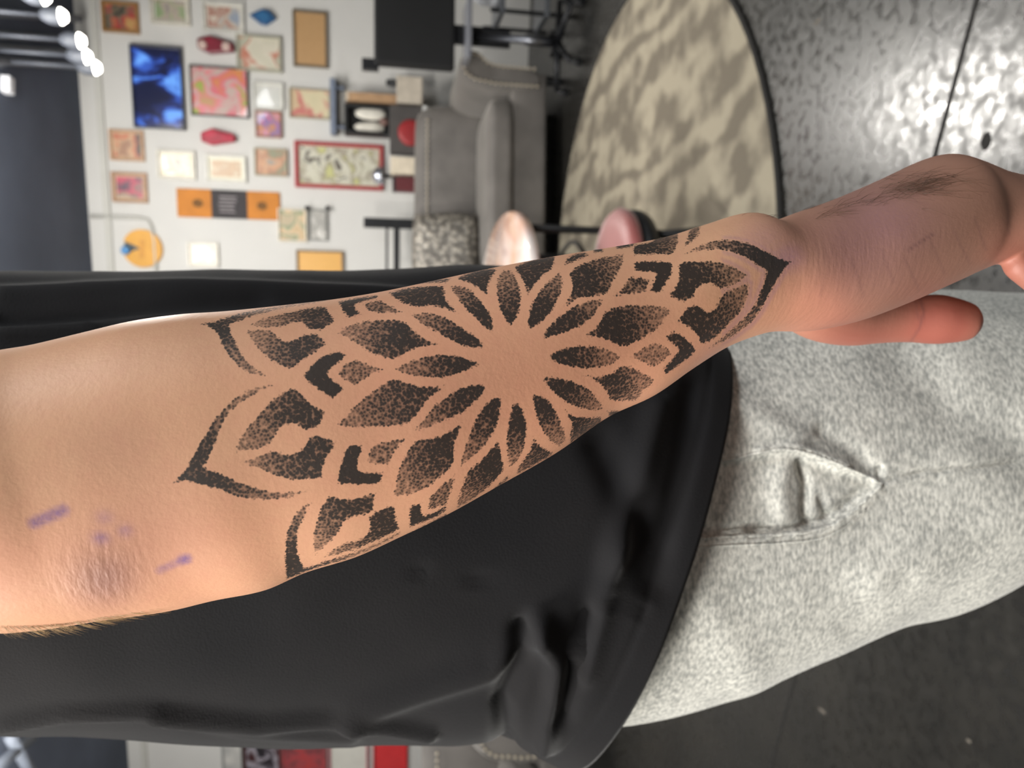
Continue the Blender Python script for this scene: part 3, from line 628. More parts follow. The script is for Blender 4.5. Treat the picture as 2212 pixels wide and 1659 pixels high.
# --- arm stations: (edge pixel towards the belly, edge pixel towards the back, depth of the axis, half thickness)
ARM = [
    (-230, 815, -90, 1374, .248, .046),
    (-110, 783, 40, 1367, .250, .046), (0, 755, 150, 1354, .252, .045), (90, 738, 253, 1337, .255, .044),
    (200, 712, 380, 1318, .258, .043), (300, 690, 475, 1297, .261, .043), (400, 677, 579, 1275, .264, .043),
    (499, 671, 665, 1236, .267, .0425), (645, 655, 771, 1202, .271, .042), (740, 643, 866, 1163, .274, .041),
    (835, 626, 961, 1117, .277, .040), (955, 601, 1071, 1055, .281, .038), (1060, 579, 1193, 985, .285, .036),
    (1199, 552, 1302, 914, .290, .034), (1309, 535, 1400, 864, .294, .032), (1420, 514, 1478, 815, .298, .031),
    (1513, 487, 1554, 764, .302, .030), (1595, 461, 1629, 728, .306, .030), (1643, 462, 1687, 716, .309, .031),
    (1719, 456, 1765, 714, .314, .033), (1800, 428, 1850, 696, .319, .036), (1900, 386, 1950, 662, .323, .036),
    (1983, 349, 2040, 620, .326, .034), (2018, 348, 2085, 598, .328, .031), (2085, 378, 2145, 572, .331, .030),
    (2170, 396, 2220, 545, .334, .028), (2270, 408, 2300, 530, .337, .025), (2340, 420, 2360, 515, .339, .016)]
# upper arm in room coordinates, from the shoulder down to the elbow: centre, half width along x, half thickness
UPPER = [((-.095, .425, 1.47), .050, .050), ((-.088, .39, 1.41), .056, .052), ((-.075, .345, 1.33), .052, .050)]
def loft(centres, wv, nv_, nu, expo=2.2, far=None):
    rings = []
    th = np.linspace(0, 2 * np.pi, nu, endpoint=False); ct, st = np.cos(th), np.sin(th)
    ce = np.sign(ct) * np.abs(ct) ** (2 / expo); se = np.sign(st) * np.abs(st) ** (2 / expo)
    for i, (c, w, n) in enumerate(zip(centres, wv, nv_)):
        rings.append(c + np.outer(ce, w) + np.outer(se if far is None else np.where(se > 0, se, se * far[i]), n))
    return np.concatenate(rings)
def fit_edges(st, build, its=5, skip=2):
    """nudge the section edges until the projected outline follows the listed points"""
    tgt = [tuple(q) for q in st]; st = [list(q) for q in st]
    for _ in range(its):
        p_ = proj(build(st)); e = [0, 0]; cor = np.zeros((len(st), 2))
        for i, q in enumerate(tgt):
            for k, (x, y) in enumerate(((q[0], q[1]), (q[2], q[3]))):
                sel = p_[np.abs(p_[:, 0] - x) < 9, 1]
                if i < len(tgt) - skip and len(sel) > 2: e[k] = y - (sel.min() if k == 0 else sel.max())
                if i >= len(tgt) - skip: e[k] = e[k] * .4
                cor[i, k] = .85 * max(-25, min(25, e[k]))
        pad = np.vstack([cor[:1], cor, cor[-1:]]); cor = .12 * pad[:-2] + .76 * pad[1:-1] + .12 * pad[2:]
        for i in range(len(st)): st[i][1] += cor[i, 0]; st[i][3] += cor[i, 1]
    return st
def arm_loft(st=None):
    cs, ws, ts = [], [], []
    for c, hw, t in UPPER:
        cs.append(np.array(c)); ws.append(np.array([hw, 0, 0.01])); ts.append(t)
    for (tx, ty, bx, by, d, t), q in zip(ARM, st):
        a, b = P(q[0], q[1], d), P(q[2], q[3], d)
        cs.append((a + b) / 2); ws.append((a - b) / 2); ts.append(t)
    dat = np.hstack([np.array(cs), np.array(ws), np.array(ts)[:, None]])
    dat = crom(dat, 240)
    c, w, t = dat[:, :3], dat[:, 3:6], dat[:, 6]
    ax = np.gradient(c, axis=0); n = np.cross(w, ax); n /= np.linalg.norm(n, axis=1)[:, None]
    n *= np.sign(n @ -FW)[:, None]
    return c, w, n * t[:, None]
def capped(verts, nv, nu):
    fs = grid_faces(nv, nu); v = list(verts)
    c0 = len(v); v.append(np.mean(verts[:nu], 0)); c1 = len(v); v.append(np.mean(verts[-nu:], 0))
    for k in range(nu):
        fs.append((c0, (k + 1) % nu, k)); fs.append((c1, (nv - 1) * nu + k, (nv - 1) * nu + (k + 1) % nu))
    return v, fs
def chain(pts, n=40, nu=24):
    """round limb: rows (x, y, z, r), with domed ends"""
    d = crom(pts, n); c, r = d[:, :3], d[:, 3]
    ax = np.gradient(c, axis=0); ax /= np.linalg.norm(ax, axis=1)[:, None]
    t0 = (c[0] - ax[0] * r[0] * .9, r[0] * .3); t1 = (c[-1] + ax[-1] * r[-1] * .85, r[-1] * .45)
    c = np.vstack([c[0] - ax[0] * r[0] * .9, c[0] - ax[0] * r[0] * .5, c, c[-1] + ax[-1] * r[-1] * .5, c[-1] + ax[-1] * r[-1] * .85])
    r = np.concatenate([[r[0] * .4, r[0] * .85], r, [r[-1] * .84, r[-1] * .42]])
    ax = np.gradient(c, axis=0); ax /= np.linalg.norm(ax, axis=1)[:, None]
    ref = np.array([.2, -.9, .3]); a = np.cross(ax, ref); a /= np.linalg.norm(a, axis=1)[:, None]; b = np.cross(ax, a)
    return capped(loft(c, a * r[:, None], b * r[:, None], nu, 2.0), len(c), nu)
parts = []
FAR = 1 + .9 * np.clip((np.linspace(0, 1, 240) - .72) / .12, 0, 1)      # the hand is wider away from the camera
build_arm = lambda st: loft(*arm_loft(st), 72, 2.15, FAR)
ARM_ST = fit_edges([q[:4] for q in ARM], build_arm, 7, 6)
c, w, n = arm_loft(ARM_ST); parts.append(capped(loft(c, w, n, 72, 2.15, FAR), len(c), 72))
def px_chain(rows): return [tuple(P(x, y, d)) + (rp * d / F,) for x, y, d, rp in rows]
# thenar mass and thumb (behind the little-finger side of the hand)
parts.append(chain(px_chain([(1700, 610, .345, 70), (1765, 655, .365, 78), (1835, 678, .375, 70), (1905, 686, .378, 56), (1965, 689, .378, 51), (2025, 690, .377, 54), (2075, 694, .376, 46)])))
# fingers, curled past the right photo edge: little, ring, middle, index
for k, (dd, ext, r0) in enumerate(((0, 0, 41), (.020, 40, 44), (.041, 60, 46), (.062, 45, 45))):
    d0 = .322 + dd
    parts.append(chain(px_chain([(2060, 470, d0 + .008, 56), (2140, 463, d0 + .006, 56), (2225, 458, d0 + .004, r0 + 10), (2345 + ext, 446, d0, r0), (2440 + ext, 480, d0, r0 + 1), (2440 + ext, 580, d0, r0 - 3), (2370 + ext, 645, d0, r0 - 2), (2290 + ext * .6, 632, d0, r0 - 5), (2200 + ext * .6, 572, d0, r0 - 9)]), 50))
vs, fs = [], []
for v, f in parts:
    o0 = len(vs); vs += list(v); fs += [tuple(i + o0 for i in q) for q in f]
me = me_from(vs, fs, 'arm_base')
tmp = bpy.data.objects.new('tmp_arm', me); COL.objects.link(tmp)
mod = tmp.modifiers.new('rm', 'REMESH'); mod.mode = 'VOXEL'; mod.voxel_size = 0.0011; mod.adaptivity = 0
mod2 = tmp.modifiers.new('sm', 'SMOOTH'); mod2.factor = .5; mod2.iterations = 14
dg = bpy.context.evaluated_depsgraph_get()
arm_me = bpy.data.meshes.new_from_object(tmp.evaluated_get(dg)); bpy.data.objects.remove(tmp)

# --- tattoo: outlines of the inked shapes on the forearm (photo pixels), each with its darkest point and fade
def ZA(L): return [(x / 3.16 + 360, y / 3.16 + 560) for x, y in L]
def ZB(L): return [(x / 3.16 + 360, y / 3.16 + 900) for x, y in L]
def ZC(L): return [(x / 3.6867 + 800, y / 3.6867 + 540) for x, y in L]
def ZD(L): return [(x / 3.6867 + 800, y / 3.6867 + 700) for x, y in L]
def ZE(L): return [(x / 3.95 + 1200, y / 3.95 + 450) for x, y in L]
INK = []   # (polygon px, dense px, light px, dmax, dmin)
def ink(Z, L, dense=None, light=None, dmax=1.0, dmin=.42):
    p = Z(L); INK.append((p, Z([dense])[0] if dense else p[0], Z([light])[0] if light else None, dmax, dmin))
S = dict(dmax=1.25, dmin=1.25)
ink(ZA, [(232,440),(300,430),(480,375),(700,330),(1000,285),(1110,278),(1000,300),(800,335),(600,385),(500,420),(430,450),(440,500),(480,580),(530,670),(610,750),(690,790),(640,795),(540,765),(470,710),(410,640),(370,570),(330,490)], (340,455), (690,790), 1.0, .35)
ink(ZA, [(575,450),(640,410),(760,380),(900,345),(1085,318),(1105,360),(1145,420),(1110,450),(1050,485),(980,475),(930,440),(870,428),(800,455),(740,465),(640,462)], (1060,400), (600,440), .95, .35)
ink(ZA, [(545,490),(640,480),(720,490),(770,540),(820,560),(880,550),(930,515),(1000,510),(1045,525),(1085,575),(1040,620),(960,665),(900,710),(850,745),(790,730),(700,680),(620,600),(580,550)], (930,610), (560,500), 1.0, .35)
ink(ZA, [(1170,290),(1300,262),(1440,245),(1440,270),(1350,285),(1290,310),(1290,330),(1325,375),(1240,400),(1205,360)], **S)
ink(ZA, [(1340,315),(1380,295),(1450,283),(1500,300),(1560,335),(1610,362),(1540,368),(1440,365),(1380,350)], (1480,330), (1340,315), .75, .6)
ink(ZA, [(1165,500),(1230,460),(1340,425),(1480,412),(1580,415),(1640,440),(1690,490),(1760,540),(1880,588),(1800,590),(1720,600),(1640,640),(1590,675),(1500,675),(1420,650),(1350,610),(1270,560)], (1620,540), (1200,500), 1.05, .4)
ink(ZA, [(1175,625),(1225,660),(1180,700),(1130,735),(1095,780),(1110,805),(1210,880),(1150,945),(1125,945),(1020,880),(935,805),(980,735),(1070,660)], **S)
ink(ZA, [(1170,780),(1200,730),(1290,690),(1360,710),(1420,740),(1510,757),(1420,775),(1360,810),(1285,865),(1200,810)], (1300,780), None, .58, .58)
ink(ZA, [(1560,752),(1640,705),(1760,665),(1880,652),(1990,660),(2080,690),(2140,712),(2080,745),(1990,780),(1880,808),(1760,805),(1640,785)], (2050,712), (1600,755), 1.1, .5)
ink(ZA, [(1165,1135),(1230,1060),(1300,990),(1400,910),(1500,835),(1560,820),(1640,840),(1700,860),(1800,870),(1920,860),(1850,905),(1780,960),(1720,1050),(1660,1110),(1580,1135),(1450,1140),(1300,1145)], (1720,940), (1200,1120), .95, .5)
ink(ZA, [(860,880),(930,930),(1000,1000),(1085,1040),(1060,1090),(1020,1150),(930,1165),(900,1130),(850,1125),(780,1150),(740,1200),(710,1250),(640,1290),(520,1310),(470,1345),(480,1270),(540,1170),(620,1070),(700,980),(780,920)], (950,1050), (490,1330), 1.0, .4)
ink(ZA, [(490,1395),(560,1370),(680,1320),(760,1310),(820,1335),(880,1320),(930,1290),(960,1240),(1010,1205),(1080,1215),(1160,1245),(1110,1330),(1065,1420),(1060,1490),(980,1505),(860,1505),(740,1475),(640,1430),(540,1405)], (1030,1330), (510,1390), 1.05, .42)
ink(ZA, [(20,1535),(120,1450),(190,1320),(270,1180),(370,1040),(480,940),(600,880),(745,855),(640,905),(520,970),(420,1060),(380,1130),(340,1240),(280,1370),(250,1430),(330,1450),(450,1500),(560,1545),(700,1580),(850,1590),(985,1580),(900,1610),(760,1640),(600,1640),(480,1620),(340,1570),(200,1530),(120,1515)], (200,1440), (985,1580), 1.05, .38)
ink(ZA, [(1255,1262),(1340,1275),(1310,1370),(1305,1440),(1370,1455),(1480,1455),(1455,1530),(1340,1540),(1165,1535),(1180,1430),(1215,1320)], **S)
ink(ZA, [(1410,1265),(1480,1250),(1560,1235),(1655,1212),(1580,1280),(1540,1340),(1520,1400),(1440,1400),(1360,1390),(1385,1320)], None, None, .62, .62)
ink(ZB, [(1000,565),(900,640),(850,720),(815,810),(808,950),(815,1110),(900,1080),(1050,1025),(1200,985),(1350,925),(1500,855),(1600,800),(1590,785),(1450,855),(1300,920),(1150,965),(1040,1000),(940,1035),(905,950),(890,870),(900,780),(940,680),(970,620)], (860,1060), (1000,565), 1.15, .5)
ink(ZB, [(1100,540),(1200,560),(1300,555),(1425,515),(1415,600),(1390,660),(1320,675),(1250,690),(1200,735),(1160,810),(1100,870),(1015,945),(1000,870),(1005,780),(1035,680),(1065,600)], (1280,610), (1020,940), 1.05, .45)
ink(ZB, [(1560,610),(1565,690),(1590,770),(1500,815),(1380,870),(1250,920),(1070,965),(1130,910),(1220,860),(1300,845),(1370,800),(1390,740),(1380,690),(1440,640),(1500,620)], (1500,700), (1080,960), 1.05, .45)
ink(ZB, [(1665,610),(1740,585),(1740,650),(1760,675),(1850,640),(1905,605),(1905,640),(1830,690),(1660,755),(1655,680)], **S)
ink(ZB, [(1640,800),(1750,745),(1910,660),(1925,700),(1790,775),(1680,825)], **S)
ink(ZB, [(1790,570),(1840,500),(1900,450),(1970,395),(1950,480),(1915,590),(1850,615),(1790,635)], None, None, .65, .65)
ink(ZD, [(355,850),(390,800),(450,730),(520,640),(620,570),(720,510),(820,485),(900,480),(920,510),(890,560),(820,630),(740,700),(660,740),(560,780),(460,830)], (820,560), (380,830), 1.05, .48)
ink(ZD, [(720,1130),(740,1020),(780,910),(830,780),(880,690),(950,610),(1035,575),(1045,620),(1030,720),(1000,820),(950,910),(880,1000),(790,1080)], (980,680), (740,1110), 1.05, .5)
ink(ZD, [(1160,610),(1210,680),(1240,770),(1245,860),(1225,980),(1180,1080),(1110,1140),(1095,1080),(1085,960),(1090,840),(1110,740),(1130,660)], (1160,760), (1115,1140), 1.12, .45)
ink(ZD, [(1290,560),(1380,580),(1450,650),(1500,740),(1545,850),(1550,930),(1500,975),(1430,930),(1380,860),(1340,780),(1310,680)], (1360,650), (1500,960), 1.1, .45)
ink(ZD, [(1370,430),(1450,420),(1560,440),(1650,470),(1740,520),(1800,580),(1845,650),(1845,680),(1760,690),(1680,670),(1590,640),(1500,580),(1420,500)], (1500,500), (1840,670), 1.12, .45)
ink(ZD, [(1400,270),(1480,220),(1580,185),(1700,172),(1820,185),(1920,215),(1990,255),(1960,295),(1870,335),(1750,355),(1630,345),(1520,320)], (1530,270), (1970,260), 1.1, .45)
ink(ZD, [(740,785),(700,880),(670,960),(665,1050),(660,1110),(600,1180),(520,1250),(440,1310),(300,1360),(180,1370),(200,1290),(220,1180),(260,1080),(310,990),(370,930),(470,910),(560,890),(650,840)], (620,960), (220,1350), 1.05, .5)
ink(ZD, [(1015,930),(1035,1000),(1060,1130),(1040,1190),(960,1280),(880,1350),(780,1420),(690,1465),(700,1390),(740,1270),(770,1180),(840,1120),(920,1040),(980,970)], (960,1110), (720,1430), 1.1, .5)
ink(ZD, [(1300,860),(1320,930),(1380,990),(1450,1020),(1440,1050),(1330,1110),(1230,1170),(1170,1195),(1180,1140),(1230,1070),(1280,980)], (1360,1010), (1190,1180), .95, .7)
ink(ZD, [(1545,680),(1620,730),(1720,745),(1830,740),(1850,780),(1760,840),(1660,910),(1590,950),(1590,870),(1605,800)], (1640,780), (1800,800), 1.0, .75)
ink(ZE, [(220,1425),(400,1430),(500,1390),(560,1345),(640,1350),(740,1400),(840,1460),(820,1500),(740,1570),(680,1640),(460,1640),(430,1560),(340,1470)], (480,1480), (760,1540), 1.05, .5)
ink(ZD, [(1885,690),(2000,690),(1960,725),(1905,740)], None, None, .95, .95)
ink(ZD, [(950,1340),(1090,1210),(1110,1225),(980,1340)], None, None, .8, .8)
ink(ZC, [(330,515),(430,500),(550,520),(660,570),(760,640),(840,690),(890,740),(900,775),(820,780),(720,755),(620,710),(520,650),(410,590)], (780,720), (360,520), 1.08, .5)
ink(ZC, [(640,285),(720,290),(800,320),(870,390),(930,470),(970,550),(985,640),(950,650),(880,590),(800,510),(720,420),(660,340)], (900,520), (670,300), 1.08, .6)
ink(ZC, [(1010,230),(1060,160),(1120,170),(1170,240),(1195,340),(1195,430),(1180,510),(1120,610),(1060,530),(1020,420),(1005,320)], (1120,520), (1080,190), 1.08, .55)
ink(ZC, [(1510,175),(1530,250),(1520,330),(1490,400),(1440,490),(1370,570),(1270,635),(1255,580),(1265,480),(1310,390),(1380,290),(1450,220)], (1340,490), (1510,190), 1.1, .55)
ink(ZC, [(1850,395),(1830,440),(1780,520),(1700,590),(1600,640),(1480,680),(1360,710),(1390,650),(1450,580),(1540,500),(1640,440),(1750,400)], (1540,590), (1840,400), 1.1, .5)
ink(ZC, [(1140,140),(1220,100),(1340,65),(1470,45),(1465,100),(1440,155),(1360,220),(1290,300),(1250,370),(1235,290),(1190,200)], None, None, 1.05, .95)
ink(ZC, [(680,225),(780,185),(900,150),(990,150),(1005,170),(960,230),(935,300),(935,370),(880,320),(800,265),(720,245)], None, None, 1.05, .95)
ink(ZC, [(380,270),(500,235),(640,225),(600,260),(500,262)], None, None, .9, .9)
ink(ZC, [(150,340),(250,310),(400,290),(520,285),(590,290),(600,380),(640,440),(700,505),(600,470),(480,445),(380,455),(280,430),(200,390)], None, None, 1.05, .95)
ink(ZC, [(1560,75),(1640,28),(1720,20),(1740,45),(1650,80),(1550,125)], None, None, 1.0, 1.0)
ink(ZE, [(60,860),(110,770),(145,660),(120,560),(160,510),(260,460),(400,420),(580,390),(570,480),(520,570),(470,670),(420,735),(300,755),(200,770),(130,810)], (260,610), (570,410), 1.12, .5)
ink(ZE, [(310,345),(400,340),(415,370),(330,380)], **S)
ink(ZE, [(510,322),(600,295),(690,300),(630,335),(520,348)], **S)
ink(ZE, [(690,310),(800,290),(870,250),(960,222),(1040,205),(1050,270),(1030,330),(1000,395),(850,390),(670,405),(660,360)], (760,360), (1030,260), 1.1, .7)
ink(ZE, [(1150,170),(1235,148),(1230,200),(1200,250),(1130,310),(1080,355),(1110,290),(1130,230)], None, None, .68, .6)
ink(ZE, [(1105,390),(1180,345),(1300,290),(1420,270),(1560,275),(1680,310),(1800,370),(1900,420),(2015,455),(1940,540),(1880,640),(1820,740),(1760,850),(1690,950),(1600,1030),(1480,1110),(1310,1195),(1420,1100),(1540,1000),(1640,900),(1710,800),(1760,680),(1795,560),(1790,530),(1700,470),(1580,400),(1450,360),(1300,355),(1200,370)], (1870,480), (1200,360), 1.25, .55)
ink(ZE, [(670,480),(690,458),(800,450),(950,455),(1000,480),(995,540),(960,620),(900,720),(800,710),(830,640),(862,560),(840,548),(700,535),(672,510)], **S)
ink(ZE, [(485,760),(540,715),(590,650),(630,590),(720,590),(800,600),(790,650),(770,720),(700,725),(600,735)], None, None, .75, .72)
ink(ZE, [(1050,480),(1100,455),(1250,450),(1400,460),(1520,500),(1630,570),(1560,630),(1450,675),(1400,680),(1320,640),(1250,650),(1210,690),(1190,740),(1140,780),(1070,795),(970,745),(1010,690),(1045,620),(1055,550)], (1120,610), (1600,580), 1.15, .52)
ink(ZE, [(1650,635),(1640,740),(1600,850),(1520,950),(1420,1050),(1310,1140),(1240,1150),(1200,1080),(1130,1010),(1040,965),(1080,900),(1120,850),(1180,830),(1235,830),(1250,860),(1300,885),(1360,860),(1390,790),(1450,720),(1550,670)], (1200,960), (1630,690), 1.12, .58)
ink(ZE, [(205,1095),(300,1050),(370,980),(430,880),(500,850),(640,825),(760,830),(880,835),(965,860),(970,900),(910,980),(850,1040),(740,1110),(650,1160),(560,1180),(490,1150),(400,1110),(300,1090)], (480,1020), (950,880), 1.12, .4)
ink(ZE, [(630,1265),(700,1220),(800,1165),(870,1155),(960,1200),(990,1240),(930,1290),(840,1350),(740,1310)], None, None, .5, .5)
ink(ZE, [(930,1105),(1000,1045),(1090,1090),(1170,1160),(1195,1210),(1150,1270),(1050,1340),(940,1425),(920,1370),(970,1310),(1055,1215),(1010,1160)], dmax=1.12, dmin=1.12)

def poly_sdf(pts, poly):
    """signed distance (positive inside) of many points to one polygon"""
    q = np.asarray(poly); n = len(q); d = np.full(len(pts), 1e9); ins = np.zeros(len(pts), bool)
    for i in range(n):
        a, b = q[i], q[(i + 1) % n]; e = b - a; w = pts - a
        t = np.clip((w @ e) / max(1e-9, e @ e), 0, 1); d = np.minimum(d, ((w - t[:, None] * e) ** 2).sum(1))
        cond = ((a[1] <= pts[:, 1]) & (b[1] > pts[:, 1])) | ((b[1] <= pts[:, 1]) & (a[1] > pts[:, 1]))
        xi = a[0] + (pts[:, 1] - a[1]) / (e[1] if abs(e[1]) > 1e-9 else 1e-9) * e[0]
        ins ^= cond & (pts[:, 0] < xi)
    d = np.sqrt(d); return np.where(ins, d, -d)
def smooth_poly(p, it=1):
    """corner-keeping resample: round only the gentle bends"""
    p = [np.array(a) for a in p]; n = len(p); out = []
    sharp = []
    for i in range(n):
        u = p[i] - p[i - 1]; v = p[(i + 1) % n] - p[i]
        sharp.append((u @ v) / (np.linalg.norm(u) * np.linalg.norm(v) + 1e-9) < .55)
    for i in range(n):
        a, b, c, d = p[i - 1], p[i], p[(i + 1) % n], p[(i + 2) % n]
        if sharp[i]: a = b
        if sharp[(i + 1) % n]: d = c
        for t in (0, .34, .67):
            out.append(0.5 * (2 * b + (c - a) * t + (2 * a - 5 * b + 4 * c - d) * t * t + (3 * b - a - 3 * c + d) * t ** 3))
    return np.array(out)
def seg_dist(pts, a, b):
    a, b = np.array(a, float), np.array(b, float); e = b - a; w = pts - a; t = np.clip((w @ e) / (e @ e), 0, 1)
    return np.sqrt(((w - t[:, None] * e) ** 2).sum(1))
nv = len(arm_me.vertices); co = np.empty(nv * 3); arm_me.vertices.foreach_get('co', co); co = co.reshape(-1, 3)
px = proj(co)
sdf = np.full(nv, -60.0); den = np.full(nv, .5)
for poly, dn, lt, dmax, dmin in INK:
    q = smooth_poly(poly); lo, hi = q.min(0) - 14, q.max(0) + 14
    idx = np.where(((px > lo) & (px < hi)).all(1))[0]
    if not len(idx): continue
    s = poly_sdf(px[idx], q)
    if lt is None: dd = np.full(len(idx), dmax)
    else:
        R0 = math.hypot(lt[0] - dn[0], lt[1] - dn[1]); t = np.clip((np.hypot(px[idx, 0] - dn[0], px[idx, 1] - dn[1]) / R0 - .15) / .75, 0, 1)
        dd = dmax + (dmin - dmax) * t
    up = s > sdf[idx]; sdf[idx[up]] = s[up]; den[idx[up]] = dd[up]
# no ink on the hand or the thumb, nor on the elbow
g = lambda x, y, rx, ry: np.exp(-(((px[:, 0] - x) / rx) ** 2 + ((px[:, 1] - y) / ry) ** 2))
purple = np.zeros(nv)
for a, b, r0, k in (((72, 1130), (138, 1102), 13, .7), ((345, 1232), (395, 1210), 9, .42), ((392, 1210), (404, 1207), 11, .8)):
    purple = np.maximum(purple, k * np.clip(1.4 - seg_dist(px, a, b) / r0, 0, 1))
for x, y, r0, k in ((218, 1162, 18, .6), (270, 1146, 17, .4), (226, 1118, 20, .3), (1905, 480, 110, .16), (1860, 520, 130, .12), (1640, 520, 60, .18), (1700, 555, 40, .3), (1560, 790, 60, .25)):
    purple = np.maximum(purple, k * g(x, y, r0, r0 * .8))
purple = np.maximum(purple, .3 * np.clip(1 - np.abs(sdf + 5) / 8, 0, 1) * (px[:, 0] > 1560))
stroke = np.clip(1.2 - seg_dist(px, (1962, 540), (2016, 505)) / 3.5, 0, 1)
for a, b, k in (((1988, 648), (1996, 672), .7), ((1996, 672), (1988, 705), .7), ((1988, 705), (1968, 738), .6), ((1978, 655), (1984, 690), .4), ((1840, 560), (1866, 640), .4), ((1905, 540), (1930, 610), .4), ((1955, 560), (1985, 625), .4), ((2010, 520), (2040, 590), .4), ((2060, 500), (2095, 570), .4), ((2105, 470), (2130, 540), .4), ((2175, 440), (2180, 505), .4), ((1780, 590), (1772, 640), .3)):
    stroke = np.maximum(stroke, k * np.clip(1.3 - seg_dist(px, a, b) / 3.5, 0, 1))
tan = np.clip((px[:, 0] - 1560) / 260, 0, 1)  # painted shade: hand colour darkens from the wrist on, as light falls off
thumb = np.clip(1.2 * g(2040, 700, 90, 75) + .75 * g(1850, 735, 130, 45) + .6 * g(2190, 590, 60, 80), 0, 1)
red = np.clip(.9 * g(1000, 870, 480, 300) + .5 * g(1450, 760, 250, 160) + .9 * g(1760, 660, 90, 90) + .9 * g(2040, 700, 80, 60) + .7 * g(2190, 560, 60, 80) + .7 * g(-40, 1230, 130, 120) + .85 * g(300, 1200, 330, 150) + .5 * g(1830, 720, 120, 50), 0, 1)
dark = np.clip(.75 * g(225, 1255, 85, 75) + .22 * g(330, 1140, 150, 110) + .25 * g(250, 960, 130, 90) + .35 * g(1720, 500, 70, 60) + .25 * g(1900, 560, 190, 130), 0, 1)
wrinkle = np.clip(1.2 * g(215, 1250, 110, 85), 0, 1); crease = np.clip(g(1900, 590, 230, 110) + g(1730, 600, 120, 130), 0, 1)
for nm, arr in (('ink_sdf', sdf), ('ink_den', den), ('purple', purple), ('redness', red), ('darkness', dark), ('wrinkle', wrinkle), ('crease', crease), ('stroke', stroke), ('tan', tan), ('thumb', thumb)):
    at = arm_me.attributes.new(nm, 'FLOAT', 'POINT'); at.data.foreach_set('value', arr.astype(np.float32))

